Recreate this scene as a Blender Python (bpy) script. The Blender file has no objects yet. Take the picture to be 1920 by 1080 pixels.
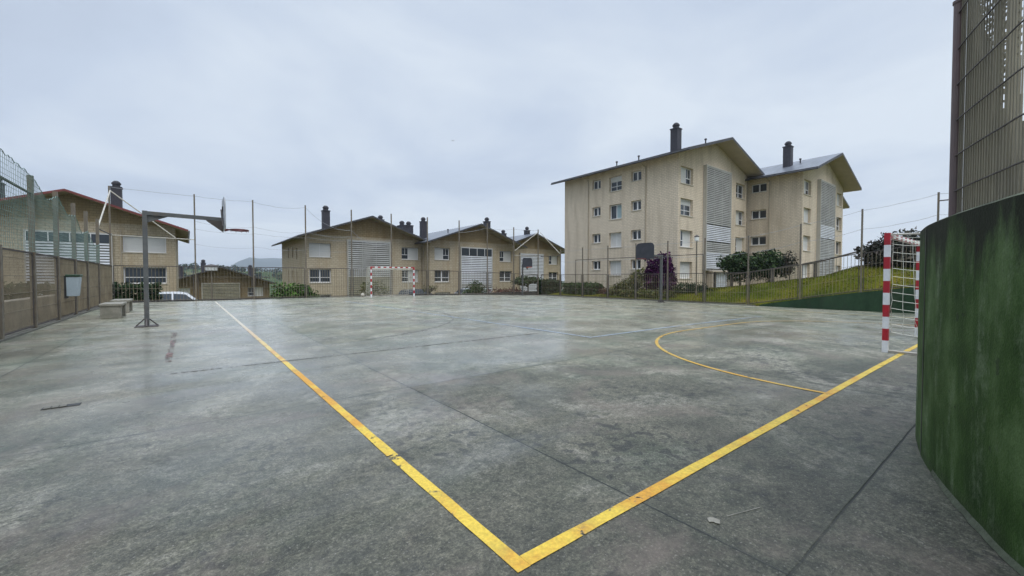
import bpy, math, random
from mathutils import Vector, noise as mnoise

# ------------------------------------------------------------------ camera, sky, sun, exposure
scn = bpy.context.scene
COL = scn.collection
CAMH = 1.30
cam_d = bpy.data.cameras.new("camera")
cam = bpy.data.objects.new("camera", cam_d)
COL.objects.link(cam)
cam_d.sensor_width = 36.0
cam_d.lens = 36.0 * 775.0 / 1920.0
cam_d.clip_start = 0.02
cam_d.clip_end = 20000.0
cam.location = (0, 0, CAMH)
cam.rotation_euler = (math.radians(90 - 1.40), 0, math.radians(-38.1))
scn.camera = cam

SUN_EL, SUN_AZ = 58.0, 200.0          # azimuth clockwise from +Y
world = bpy.data.worlds.new("World")
scn.world = world
world.use_nodes = True
wt = world.node_tree
for n in list(wt.nodes):
    wt.nodes.remove(n)
scn.view_settings.view_transform = 'Standard'
scn.view_settings.look = 'None'
scn.view_settings.gamma = 1.0
scn.view_settings.use_curve_mapping = False
scn.view_settings.exposure = 0.0

sun_d = bpy.data.lights.new("sun", 'SUN')
sun = bpy.data.objects.new("sun", sun_d)
COL.objects.link(sun)
sun_d.energy = 1.5
sun_d.angle = math.radians(40)
sun_d.color = (1.0, 0.96, 0.90)
_a, _e = math.radians(SUN_AZ), math.radians(SUN_EL)
sdir = Vector((math.sin(_a) * math.cos(_e), math.cos(_a) * math.cos(_e), math.sin(_e)))
sun.rotation_euler = sdir.to_track_quat('Z', 'Y').to_euler()


class NT:
    """small wrapper for building node graphs"""
    def __init__(s, tree):
        s.t = tree

    def node(s, kind, **kw):
        n = s.t.nodes.new(kind)
        for k, v in kw.items():
            setattr(n, k, v)
        return n

    def put(s, sock, v):
        if isinstance(v, bpy.types.NodeSocket):
            s.t.links.new(v, sock)
        elif v is not None:
            if isinstance(v, (tuple, list)) and len(v) == 3 and sock.type == 'RGBA':
                v = (*v, 1)
            sock.default_value = v

    def noise(s, vec, scale, detail=4, rough=0.55, dist=0.0):
        n = s.node('ShaderNodeTexNoise')
        s.put(n.inputs['Vector'], vec)
        s.put(n.inputs['Scale'], scale)
        s.put(n.inputs['Detail'], detail)
        s.put(n.inputs['Roughness'], rough)
        s.put(n.inputs['Distortion'], dist)
        return n.outputs['Fac']

    def ramp(s, fac, stops, interp='LINEAR'):
        n = s.node('ShaderNodeValToRGB')
        r = n.color_ramp
        r.interpolation = interp
        while len(r.elements) < len(stops):
            r.elements.new(0.5)
        for e, (p, c) in zip(r.elements, stops):
            e.position = p
            e.color = (c, c, c, 1) if isinstance(c, (int, float)) else (*c, 1)
        s.put(n.inputs['Fac'], fac)
        return n.outputs['Color']

    def mix(s, fac, a, b, mode='MIX'):
        n = s.node('ShaderNodeMix', data_type='RGBA', blend_type=mode)
        s.put(n.inputs[0], fac)
        s.put(n.inputs[6], a)
        s.put(n.inputs[7], b)
        return n.outputs[2]

    def m(s, op, a, b=None, c=None, clamp=False):
        n = s.node('ShaderNodeMath', operation=op, use_clamp=clamp)
        s.put(n.inputs[0], a)
        if b is not None:
            s.put(n.inputs[1], b)
        if c is not None:
            s.put(n.inputs[2], c)
        return n.outputs[0]

    def rng(s, v, a, b, c=0.0, d=1.0):
        n = s.node('ShaderNodeMapRange')
        s.put(n.inputs['Value'], v)
        for k, x in zip(('From Min', 'From Max', 'To Min', 'To Max'), (a, b, c, d)):
            s.put(n.inputs[k], x)
        return n.outputs[0]

    def scalev(s, vec, sc):
        n = s.node('ShaderNodeVectorMath', operation='MULTIPLY')
        s.put(n.inputs[0], vec)
        n.inputs[1].default_value = sc
        return n.outputs[0]

    def sep(s, vec):
        n = s.node('ShaderNodeSeparateXYZ')
        s.put(n.inputs[0], vec)
        return n.outputs

    def comb(s, x, y, z):
        n = s.node('ShaderNodeCombineXYZ')
        for i, v in enumerate((x, y, z)):
            s.put(n.inputs[i], v)
        return n.outputs[0]

    def pos(s):
        return s.node('ShaderNodeNewGeometry').outputs['Position']

    def bump(s, h, strength=0.3, dist=0.02, normal=None):
        n = s.node('ShaderNodeBump')
        s.put(n.inputs['Height'], h)
        n.inputs['Strength'].default_value = strength
        n.inputs['Distance'].default_value = dist
        if normal is not None:
            s.put(n.inputs['Normal'], normal)
        return n.outputs[0]


# overcast sky: Nishita behind a thick, uneven cloud deck, brighter towards the zenith
W = NT(wt)
sky = W.node('ShaderNodeTexSky', sky_type='NISHITA')
sky.sun_disc = False
sky.sun_elevation = math.radians(SUN_EL)
sky.sun_rotation = math.radians(SUN_AZ)
tc = W.node('ShaderNodeTexCoord').outputs['Generated']
sx = W.sep(tc)
zc = W.m('MAXIMUM', sx[2], 0.0)
den = W.m('ADD', zc, 0.16)
cl = W.comb(W.m('DIVIDE', sx[0], den), W.m('DIVIDE', sx[1], den), 0.0)
n1 = W.noise(cl, 0.75, 6, 0.52, 0.4)
n2 = W.noise(cl, 0.30, 4, 0.5, 0.3)
nn = W.m('ADD', W.m('MULTIPLY', n1, 0.65), W.m('MULTIPLY', n2, 0.45))
nn = W.m('ADD', nn, W.m('MULTIPLY', W.m('ADD', W.m('MULTIPLY', sx[0], 0.9), W.m('MULTIPLY', sx[1], 0.3)), 0.17))
nn = W.m('SUBTRACT', nn, 0.075)
cloud = W.ramp(nn, [(0.36, (0.485, 0.56, 0.69)), (0.50, (0.60, 0.69, 0.83)), (0.62, (0.76, 0.84, 0.935))])
zen = W.rng(sx[2], 0.57, 0.95, 1.0, 4.1)
cloud = W.mix(1.0, cloud, W.comb(zen, zen, zen), 'MULTIPLY')
skys = W.scalev(sky.outputs[0], (0.12, 0.12, 0.12))
cover = W.mix(0.95, skys, cloud)
cover = W.scalev(cover, (10.0, 10.0, 10.0))
bg = W.node('ShaderNodeBackground')
W.put(bg.inputs['Color'], cover)
bg.inputs['Strength'].default_value = 0.10
out = W.node('ShaderNodeOutputWorld')
wt.links.new(bg.outputs[0], out.inputs['Surface'])


# ------------------------------------------------------------------ materials
def new_mat(name):
    m = bpy.data.materials.new(name)
    m.use_nodes = True
    t = m.node_tree
    b = t.nodes['Principled BSDF']
    return m, NT(t), b


def mat(name, c, rough=0.7, metal=0.0, var=0.25, scale=3.0, bump=0.0, bscale=40.0, spec=0.5, stretch=None, c2=None):
    """plain material with uneven colour; c2 = colour of the worn / dirty patches"""
    m, n, b = new_mat(name)
    p = n.pos()
    if stretch:
        p = n.scalev(p, stretch)
    f = n.noise(p, scale, 6, 0.6)
    g = n.noise(p, scale * 9, 3, 0.6)
    f = n.m('ADD', n.m('MULTIPLY', f, 0.7), n.m('MULTIPLY', g, 0.3))
    lo = tuple(x * (1 - var) for x in c)
    hi = tuple(min(1, x * (1 + var)) for x in c)
    col = n.ramp(f, [(0.32, lo), (0.66, hi)])
    if c2:
        k = n.rng(n.noise(p, scale * 0.6, 5, 0.65), 0.52, 0.68)
        col = n.mix(n.m('MULTIPLY', k, 0.7), col, c2)
    n.put(b.inputs['Base Color'], col)
    n.put(b.inputs['Roughness'], n.rng(f, 0.3, 0.7, min(1, rough + 0.08), max(0.02, rough - 0.08)))
    b.inputs['Metallic'].default_value = metal
    b.inputs['Specular IOR Level'].default_value = spec
    if bump:
        n.put(b.inputs['Normal'], n.bump(n.noise(p, bscale, 4, 0.6), bump, 0.02))
    return m


def leaf_mat(name, dark, light, extra=None):
    m, n, b = new_mat(name)
    r = n.node('ShaderNodeNewGeometry').outputs['Random Per Island']
    stops = [(0.0, dark), (0.75, light)]
    if extra:
        stops.append((0.97, extra))
    col = n.ramp(r, stops)
    big = n.noise(n.pos(), 1.7, 3)
    col = n.mix(n.rng(big, 0.35, 0.65, 0.0, 0.55), col, dark)
    n.put(b.inputs['Base Color'], col)
    b.inputs['Roughness'].default_value = 0.6
    b.inputs['Specular IOR Level'].default_value = 0.12
    return m


def brick_mat(name, c1, c2, mortar, stain, bw=0.40, bh=0.19):
    m, n, b = new_mat(name)
    p = n.pos()
    s = n.sep(p)
    uv = n.comb(n.m('ADD', s[0], s[1]), s[2], 0.0)
    br = n.node('ShaderNodeTexBrick')
    n.put(br.inputs['Vector'], uv)
    n.put(br.inputs['Color1'], c1)
    n.put(br.inputs['Color2'], c2)
    n.put(br.inputs['Mortar'], mortar)
    br.inputs['Scale'].default_value = 1.0
    br.inputs['Brick Width'].default_value = bw
    br.inputs['Row Height'].default_value = bh
    br.inputs['Mortar Size'].default_value = 0.018
    br.inputs['Mortar Smooth'].default_value = 0.3
    br.inputs['Bias'].default_value = -0.2
    st = n.noise(n.scalev(p, (1.0, 1.0, 0.13)), 1.5, 6, 0.65)
    col = n.mix(n.rng(st, 0.46, 0.66, 0.0, 0.75), br.outputs['Color'], stain)
    gr = n.noise(p, 14, 3)
    col = n.mix(1.0, col, n.ramp(gr, [(0.3, 0.86), (0.7, 1.1)]), 'MULTIPLY')
    n.put(b.inputs['Base Color'], col)
    b.inputs['Roughness'].default_value = 0.85
    b.inputs['Specular IOR Level'].default_value = 0.2
    n.put(b.inputs['Normal'], n.bump(br.outputs['Fac'], -0.5, 0.01))
    return m


M = {}
M['brick'] = brick_mat('beige_block', (0.67, 0.572, 0.44), (0.73, 0.625, 0.485), (0.47, 0.395, 0.295), (0.47, 0.388, 0.285), 0.34, 0.15)
M['brick_olive'] = brick_mat('olive_block', (0.45, 0.38, 0.27), (0.52, 0.445, 0.32), (0.29, 0.24, 0.165), (0.37, 0.29, 0.185), 0.42, 0.21)
M['brick_gable'] = brick_mat('gable_block', (0.33, 0.25, 0.14), (0.39, 0.30, 0.17), (0.20, 0.155, 0.09), (0.25, 0.17, 0.08), 0.42, 0.21)  # weathered browner brick, with shade under the roof painted in
M['brick_brown'] = brick_mat('brown_block', (0.22, 0.165, 0.09), (0.27, 0.20, 0.11), (0.16, 0.12, 0.07), (0.17, 0.12, 0.065))
M['soffit'] = mat('soffit_boards', (0.45, 0.385, 0.30), 0.8, var=0.12, scale=1.2)
M['soffit_dark'] = mat('soffit_boards_olive', (0.33, 0.275, 0.175), 0.8, var=0.15, scale=1.2)
M['verge'] = mat('verge_trim', (0.05, 0.05, 0.055), 0.6)
M['verge_red'] = mat('verge_trim_red', (0.16, 0.035, 0.03), 0.7)


def roof_mat(name, c):
    m, n, b = new_mat(name)
    p = n.pos()
    s = n.sep(p)
    w = n.m('SINE', n.m('MULTIPLY', s[1], 2 * math.pi / 0.35))
    f = n.noise(n.scalev(p, (0.4, 1.6, 0.4)), 1.1, 5, 0.6)
    col = n.ramp(f, [(0.3, tuple(x * 0.6 for x in c)), (0.7, tuple(x * 1.35 for x in c))])
    n.put(b.inputs['Base Color'], col)
    b.inputs['Roughness'].default_value = 0.32
    n.put(b.inputs['Normal'], n.bump(w, 0.35, 0.03))
    return m


M['roof'] = roof_mat('roof_sheet', (0.13, 0.14, 0.16))
M['roof_red'] = roof_mat('roof_sheet_red', (0.17, 0.06, 0.045))
M['white'] = mat('white_frame', (0.74, 0.74, 0.74), 0.45, var=0.06)
M['shutter'] = mat('roller_shutter', (0.60, 0.60, 0.57), 0.55, var=0.07, scale=1.0, stretch=(1, 1, 25))
M['sill'] = mat('window_sill', (0.55, 0.51, 0.42), 0.7, var=0.12)
M['interior'] = mat('dark_recess', (0.03, 0.03, 0.03), 0.9)
M['slat_white'] = mat('white_slats', (0.66, 0.68, 0.70), 0.45, var=0.12, scale=0.6, c2=(0.48, 0.49, 0.50))
M['slat_grey'] = mat('weathered_slats', (0.40, 0.40, 0.37), 0.6, var=0.2, scale=0.8, c2=(0.28, 0.28, 0.25))
M['slat_olive'] = mat('olive_slats', (0.27, 0.25, 0.17), 0.65, var=0.2, scale=0.8)
M['screen_frame'] = mat('screen_frame', (0.45, 0.43, 0.38), 0.6, var=0.1)
M['screen_back'] = mat('screen_back', (0.15, 0.145, 0.125), 0.8)
M['chimney'] = mat('chimney_cladding', (0.030, 0.028, 0.036), 0.6, var=0.4, scale=6)
M['pipe'] = mat('cream_pipe', (0.40, 0.34, 0.25), 0.5, var=0.1)
M['door'] = mat('dark_doorway', (0.035, 0.03, 0.027), 0.5)
m_, n_, b_ = new_mat('window_glass')
b_.inputs['Base Color'].default_value = (0.035, 0.045, 0.055, 1)
b_.inputs['Roughness'].default_value = 0.06
n_.put(b_.inputs['Normal'], n_.bump(n_.noise(n_.pos(), 1.3, 2), 0.12, 0.03))
M['glass'] = m_
M['curtain'] = mat('pale_curtain', (0.30, 0.40, 0.42), 0.8, var=0.2, scale=6, stretch=(6, 6, 0.2))

M['steel'] = mat('brown_steel', (0.135, 0.115, 0.085), 0.55, var=0.3, scale=5, c2=(0.16, 0.105, 0.06))
M['steel_grey'] = mat('grey_painted_steel', (0.088, 0.092, 0.090), 0.5, var=0.25, scale=4, c2=(0.11, 0.085, 0.065))
M['steel_dark'] = mat('dark_steel', (0.060, 0.050, 0.045), 0.6, var=0.3, scale=5)
M['steel_red'] = mat('primed_steel', (0.13, 0.095, 0.09), 0.6, var=0.25, scale=3, stretch=(1, 1, 0.3), c2=(0.15, 0.07, 0.07))
M['galv'] = mat('pale_steel', (0.42, 0.39, 0.33), 0.5, var=0.2, scale=4)
M['grating'] = mat('grating_bars', (0.175, 0.145, 0.095), 0.7, var=0.35, scale=1.6, c2=(0.115, 0.085, 0.05))
M['grating_near'] = mat('grating_bars_weathered', (0.27, 0.245, 0.175), 0.7, var=0.28, scale=2.4, c2=(0.17, 0.16, 0.13), stretch=(1, 1, 0.35))
M['net_green'] = mat('green_net', (0.16, 0.24, 0.21), 0.8, var=0.15)
M['net_white'] = mat('white_net', (0.62, 0.61, 0.52), 0.8, var=0.12)
M['wire'] = mat('fence_wire', (0.30, 0.31, 0.33), 0.5)
M['red'] = mat('red_paint', (0.36, 0.012, 0.022), 0.42, var=0.25, scale=6, c2=(0.22, 0.03, 0.03))
M['white_paint'] = mat('white_post_paint', (0.68, 0.69, 0.70), 0.42, var=0.12, scale=6, c2=(0.46, 0.44, 0.40))
M['board'] = mat('dark_backboard', (0.030, 0.032, 0.040), 0.45, var=0.3)
M['board_pale'] = mat('pale_backboard', (0.35, 0.37, 0.39), 0.4)
M['ring'] = mat('ring_paint', (0.10, 0.018, 0.022), 0.5, var=0.3)
M['ring_orange'] = mat('ring_paint_orange', (0.42, 0.10, 0.06), 0.5)
M['concrete'] = mat('bench_concrete', (0.23, 0.215, 0.175), 0.85, var=0.3, scale=3, bump=0.3, c2=(0.12, 0.12, 0.085))
M['kerb'] = mat('kerb_concrete', (0.125, 0.120, 0.098), 0.8, var=0.25, scale=2, bump=0.3, c2=(0.12, 0.12, 0.08))
M['wall_concrete'] = mat('low_wall_concrete', (0.30, 0.26, 0.20), 0.85, var=0.2, scale=1.5, bump=0.3)
M['edge_dark'] = mat('wet_edge', (0.03, 0.03, 0.028), 0.6)
M['bin'] = mat('bin_plastic', (0.36, 0.42, 0.45), 0.45, var=0.1)
M['bin_lid'] = mat('bin_lid_plastic', (0.025, 0.06, 0.03), 0.4)
M['wood'] = mat('rail_wood', (0.10, 0.085, 0.065), 0.8, var=0.3, scale=4)
M['bark'] = mat('bark', (0.085, 0.07, 0.05), 0.9, var=0.3, scale=8)
M['rubber'] = mat('tyre_rubber', (0.02, 0.02, 0.02), 0.8)
M['rim'] = mat('wheel_rim', (0.4, 0.4, 0.42), 0.3, metal=0.8)
M['lamp'] = mat('lantern_panel', (0.75, 0.75, 0.72), 0.4, var=0.05)
M['sign'] = mat('notice_white', (0.62, 0.62, 0.60), 0.5, var=0.1)


def car_paint(name, c):
    m, n, b = new_mat(name)
    b.inputs['Base Color'].default_value = (*c, 1)
    b.inputs['Roughness'].default_value = 0.25
    b.inputs['Coat Weight'].default_value = 0.6
    return m


M['car_white'] = car_paint('white_car_paint', (0.70, 0.72, 0.74))
M['car_dark'] = car_paint('dark_car_paint', (0.035, 0.04, 0.05))
M['car_silver'] = car_paint('silver_car_paint', (0.33, 0.35, 0.37))
M['car_glass'] = M['glass']

M['leaf_hedge'] = leaf_mat('hedge_leaf', (0.010, 0.020, 0.008), (0.035, 0.065, 0.022))
M['leaf_bright'] = leaf_mat('bright_leaf', (0.022, 0.055, 0.012), (0.10, 0.19, 0.035))
M['leaf_mid'] = leaf_mat('mid_leaf', (0.016, 0.035, 0.012), (0.060, 0.105, 0.030))
M['leaf_yellow'] = leaf_mat('yellowing_leaf', (0.035, 0.045, 0.012), (0.15, 0.16, 0.045), (0.22, 0.16, 0.05))
M['leaf_red'] = leaf_mat('reddish_leaf', (0.040, 0.020, 0.016), (0.17, 0.070, 0.055), (0.26, 0.13, 0.09))
M['leaf_purple'] = leaf_mat('purple_leaf', (0.016, 0.004, 0.020), (0.075, 0.012, 0.075), (0.15, 0.02, 0.10))
M['leaf_dark'] = leaf_mat('dark_leaf', (0.010, 0.022, 0.008), (0.050, 0.088, 0.030), (0.10, 0.15, 0.05))
M['leaf_dull'] = leaf_mat('dull_leaf', (0.012, 0.014, 0.009), (0.045, 0.048, 0.030), (0.12, 0.09, 0.08))
M['blade'] = leaf_mat('grass_blade', (0.036, 0.050, 0.004), (0.092, 0.095, 0.008), (0.17, 0.135, 0.025))
M['wood_far'] = leaf_mat('far_wood_leaf', (0.020, 0.034, 0.022), (0.045, 0.070, 0.040))

# --- lawn / open land
m_, n_, b_ = new_mat('open_land')
p_ = n_.pos()
a_ = n_.noise(p_, 0.35, 6, 0.6)
c_ = n_.ramp(a_, [(0.36, (0.042, 0.060, 0.005)), (0.5, (0.076, 0.084, 0.007)), (0.66, (0.128, 0.108, 0.013))])
g_ = n_.noise(p_, 9, 4)
c_ = n_.mix(1.0, c_, n_.ramp(g_, [(0.3, 0.65), (0.7, 1.25)]), 'MULTIPLY')
sy_ = n_.sep(p_)[1]
fl_ = n_.noise(n_.scalev(p_, (1, 0.6, 1)), 0.012, 4, 0.55)
field = n_.ramp(fl_, [(0.36, (0.024, 0.050, 0.022)), (0.50, (0.062, 0.085, 0.033)), (0.62, (0.15, 0.125, 0.075))])
c_ = n_.mix(n_.rng(sy_, 70, 130), c_, field)
n_.put(b_.inputs['Base Color'], c_)
b_.inputs['Roughness'].default_value = 0.95
b_.inputs['Specular IOR Level'].default_value = 0.03
n_.put(b_.inputs['Normal'], n_.bump(n_.noise(p_, 25, 4), 0.6, 0.04))
M['land'] = m_
M['mountain'] = mat('far_mountain', (0.055, 0.075, 0.07), 0.9, var=0.2, scale=0.003, spec=0.1)
M['road'] = mat('wet_asphalt', (0.055, 0.057, 0.06), 0.45, var=0.2, scale=1.0, bump=0.2)

# --- wet court concrete
m_, n_, b_ = new_mat('court_concrete')
P = n_.pos()
S = n_.sep(P)


def joint_dist(coord, off, step):
    wob = n_.m('MULTIPLY', n_.m('SUBTRACT', n_.noise(P, 1.6, 3), 0.5), 0.02)
    q = n_.m('ADD', n_.m('DIVIDE', n_.m('ADD', n_.m('SUBTRACT', coord, off), wob), step), 0.5)
    q = n_.m('SUBTRACT', n_.m('FRACT', q), 0.5)
    return n_.m('MULTIPLY', n_.m('ABSOLUTE', q), step)


jd = n_.m('MINIMUM', joint_dist(S[0], 2.05, 4.0), joint_dist(S[1], 0.65, 3.95))
joint = n_.rng(jd, 0.003, 0.009, 1.0, 0.0)
joint = n_.m('MULTIPLY', joint, n_.rng(n_.noise(P, 0.9, 4), 0.34, 0.48, 0.25, 1.0))
jsoft = n_.rng(jd, 0.0, 0.10, 1.0, 0.0)
# slab to slab change
sid = n_.comb(n_.m('FLOOR', n_.m('DIVIDE', n_.m('SUBTRACT', S[0], 2.05), 4.0)),
              n_.m('FLOOR', n_.m('DIVIDE', n_.m('SUBTRACT', S[1], 0.65), 3.95)), 3.0)
wn = n_.node('ShaderNodeTexWhiteNoise', noise_dimensions='3D')
n_.put(wn.inputs['Vector'], sid)
slab = wn.outputs['Value']
big = n_.noise(P, 0.33, 5, 0.6, 0.4)
midn = n_.noise(P, 1.5, 6, 0.62, 0.3)
fine = n_.noise(P, 9.0, 7, 0.74)
grain = n_.noise(P, 70.0, 3, 0.7)
speck = n_.noise(P, 190.0, 2, 0.6)
blot = n_.noise(P, 9.5, 4, 0.55, 0.3)
mid2 = n_.noise(P, 28.0, 6, 0.72, 0.6)
pat = n_.noise(P, 0.9, 7, 0.68, 0.7)
v = n_.m('ADD', n_.m('MULTIPLY', big, 0.22), n_.m('MULTIPLY', midn, 0.34))
v = n_.m('ADD', v, n_.m('MULTIPLY', fine, 0.28))
v = n_.m('ADD', v, n_.m('MULTIPLY', mid2, 0.16))
v = n_.m('ADD', v, n_.m('MULTIPLY', n_.m('SUBTRACT', slab, 0.5), 0.06))
base = n_.ramp(v, [(0.40, (0.052, 0.053, 0.037)), (0.47, (0.092, 0.091, 0.063)), (0.53, (0.132, 0.126, 0.088)), (0.60, (0.195, 0.181, 0.128))])
# scoured pale patches with ragged edges: bare aggregate showing
scour = n_.m('MULTIPLY', n_.rng(pat, 0.52, 0.60), n_.rng(fine, 0.40, 0.56))
base = n_.mix(n_.m('MULTIPLY', scour, 0.62), base, (0.235, 0.218, 0.175))
# algae
alg = n_.rng(n_.noise(P, 0.42, 6, 0.68, 0.5), 0.49, 0.62)
base = n_.mix(n_.m('MULTIPLY', alg, 0.45), base, (0.058, 0.078, 0.048))
base = n_.mix(n_.m('MULTIPLY', jsoft, 0.30), base, (0.050, 0.064, 0.042))
# dark damp blotches in the corner nearest the gate
bl = n_.rng(n_.m('ADD', blot, n_.m('MULTIPLY', n_.m('SUBTRACT', mid2, 0.5), 0.22)), 0.535, 0.585)
bl = n_.m('MULTIPLY', bl, n_.rng(n_.noise(P, 0.8, 5, 0.6), 0.44, 0.56))
bl = n_.m('MULTIPLY', bl, n_.rng(S[1], 6.0, 3.0))
base = n_.mix(n_.m('MULTIPLY', bl, 0.72), base, (0.026, 0.028, 0.025))
# shade near the camera, brightness far off, painted into the slab colour by depth
depth_tone = n_.m('ADD', n_.m('MULTIPLY', S[1], 0.75), n_.m('MULTIPLY', S[0], 0.45))
depth_tone = n_.m('ADD', depth_tone, n_.m('MULTIPLY', n_.m('SUBTRACT', pat, 0.5), 9.0))
dm = n_.m('ADD', n_.rng(depth_tone, 0.0, 5.5, 0.40, 1.0), n_.rng(depth_tone, 4.0, 15.0, 0.0, 1.25))
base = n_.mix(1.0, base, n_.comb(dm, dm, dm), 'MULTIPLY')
# hair cracks
vor = n_.node('ShaderNodeTexVoronoi', feature='DISTANCE_TO_EDGE')
wv = n_.node('ShaderNodeVectorMath', operation='ADD')
n_.put(wv.inputs[0], P)
nz = n_.m('MULTIPLY', n_.m('SUBTRACT', n_.noise(P, 2.2, 5, 0.7), 0.5), 0.9)
n_.put(wv.inputs[1], n_.comb(nz, n_.m('MULTIPLY', nz, -0.7), 0.0))
n_.put(vor.inputs['Vector'], wv.outputs[0])
vor.inputs['Scale'].default_value = 0.27
crack = n_.m('MULTIPLY', n_.rng(vor.outputs['Distance'], 0.0, 0.0022, 1.0, 0.0), n_.rng(n_.noise(P, 0.6, 4), 0.48, 0.56))
base = n_.mix(1.0, base, n_.ramp(grain, [(0.32, 0.55), (0.5, 1.0), (0.68, 1.55)]), 'MULTIPLY')
base = n_.mix(1.0, base, n_.ramp(mid2, [(0.36, 0.68), (0.5, 1.0), (0.62, 1.30)]), 'MULTIPLY')
base = n_.mix(1.0, base, n_.ramp(speck, [(0.3, 0.7), (0.5, 1.0), (0.72, 1.35)]), 'MULTIPLY')
grit = n_.noise(P, 62.0, 2, 0.5)
base = n_.mix(n_.m('MULTIPLY', n_.rng(grit, 0.63, 0.70), 0.45), base, (0.27, 0.255, 0.215))
base = n_.mix(n_.m('MULTIPLY', n_.rng(grit, 0.37, 0.31), 0.60), base, (0.022, 0.024, 0.020))
base = n_.mix(n_.m('MULTIPLY', crack, 0.75), base, (0.018, 0.02, 0.018))
silt = n_.noise(n_.scalev(P, (0.5, 0.9, 1)), 0.55, 5, 0.6, 0.8)
silt = n_.rng(n_.m('ABSOLUTE', n_.m('SUBTRACT', silt, 0.5)), 0.0, 0.0075, 1.0, 0.0)
silt = n_.m('MULTIPLY', silt, n_.rng(n_.noise(P, 0.35, 4), 0.50, 0.60))
silt = n_.m('MULTIPLY', silt, n_.rng(S[1], 7.0, 11.0))
base = n_.mix(n_.m('MULTIPLY', silt, 0.75), base, (0.030, 0.030, 0.024))
base = n_.mix(n_.m('MULTIPLY', n_.rng(n_.noise(P, 0.65, 6, 0.7, 0.4), 0.52, 0.66), 0.5), base, (0.165, 0.128, 0.105))
base = n_.mix(joint, base, (0.010, 0.012, 0.010))
# standing water: a thin film on the lower slabs, broken by the high spots
wet = n_.noise(n_.scalev(P, (0.75, 1.25, 1)), 0.30, 6, 0.6, 0.6)
wet = n_.m('ADD', wet, n_.m('MULTIPLY', n_.m('SUBTRACT', slab, 0.5), 0.22))
low = n_.m('MULTIPLY', n_.m('MULTIPLY', n_.m('GREATER_THAN', S[0], 2.05), n_.m('LESS_THAN', S[0], 6.05)), n_.m('MULTIPLY', n_.m('GREATER_THAN', S[1], 4.6), n_.m('LESS_THAN', S[1], 8.55)))
wet = n_.m('ADD', wet, n_.m('MULTIPLY', low, 0.10))
wet = n_.m('ADD', wet, n_.rng(n_.m('ADD', S[1], n_.m('MULTIPLY', S[0], 0.35)), 1.5, 9.0, -0.16, 0.14))
wet = n_.m('ADD', wet, n_.m('MULTIPLY', n_.m('SUBTRACT', fine, 0.5), 0.12))
wet = n_.rng(wet, 0.42, 0.60)
n_.put(b_.inputs['Base Color'], base)
n_.put(b_.inputs['Roughness'], n_.rng(wet, 0.0, 1.0, 0.55, 0.38))
b_.inputs['IOR'].default_value = 1.45
h_ = n_.m('ADD', n_.m('MULTIPLY', grain, 0.5), n_.m('MULTIPLY', fine, 0.6))
h_ = n_.m('SUBTRACT', h_, n_.m('MULTIPLY', joint, 0.8))
bs = n_.node('ShaderNodeBump')
bs.inputs['Distance'].default_value = 0.008
n_.put(bs.inputs['Height'], h_)
n_.put(bs.inputs['Strength'], n_.rng(wet, 0, 1, 0.55, 0.15))
n_.put(b_.inputs['Normal'], bs.outputs[0])
n_.put(b_.inputs['Coat Weight'], n_.m('MULTIPLY', wet, 0.95))
n_.put(b_.inputs['Coat Roughness'], n_.rng(n_.noise(P, 1.2, 4), 0.35, 0.65, 0.16, 0.34))
b_.inputs['Coat IOR'].default_value = 1.40
n_.put(b_.inputs['Coat Normal'], n_.bump(n_.noise(P, 1.8, 3), 0.12, 0.01))
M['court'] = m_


def paint_mat(name, c, c2, wear, fade=None):
    """road paint, worn through to the concrete in places"""
    m, n, b = new_mat(name)
    p = n.pos()
    f = n.noise(p, 1.3, 5, 0.65)
    col = n.ramp(f, [(0.42, c), (0.54, c2)])
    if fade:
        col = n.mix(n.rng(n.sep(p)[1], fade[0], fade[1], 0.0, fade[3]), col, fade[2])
    g = n.noise(p, 45, 4, 0.7)
    col = n.mix(1.0, col, n.ramp(g, [(0.3, 0.72), (0.7, 1.15)]), 'MULTIPLY')
    w1 = n.noise(p, 11, 6, 0.72)
    w2 = n.noise(p, 1.1, 4, 0.6)
    k = n.m('ADD', n.m('MULTIPLY', w1, 0.62), n.m('MULTIPLY', w2, 0.38))
    col = n.mix(n.rng(n.noise(p, 3.5, 5, 0.7), 0.52, 0.70, 0.0, 0.45), col, (0.22, 0.15, 0.04))
    k = n.rng(k, wear, wear + 0.05)
    n.put(b.inputs['Base Color'], n.mix(k, col, (0.10, 0.102, 0.09)))
    b.inputs['Roughness'].default_value = 0.5
    al = n.rng(k, 0.55, 1.0, 1.0, 0.0)
    n.put(b.inputs['Alpha'], al)
    return m


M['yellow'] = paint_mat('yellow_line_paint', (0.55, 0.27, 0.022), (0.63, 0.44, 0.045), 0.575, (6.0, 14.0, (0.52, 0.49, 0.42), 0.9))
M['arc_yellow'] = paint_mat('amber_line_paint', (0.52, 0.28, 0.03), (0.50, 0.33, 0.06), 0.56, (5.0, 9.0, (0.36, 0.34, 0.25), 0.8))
M['blue'] = paint_mat('faded_blue_line_paint', (0.34, 0.42, 0.52), (0.40, 0.48, 0.57), 0.535)
M['grey_line'] = paint_mat('ghost_line_paint', (0.15, 0.15, 0.14), (0.19, 0.18, 0.16), 0.49)
M['red_line'] = paint_mat('faded_red_line_paint', (0.19, 0.090, 0.085), (0.15, 0.10, 0.095), 0.455)

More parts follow.
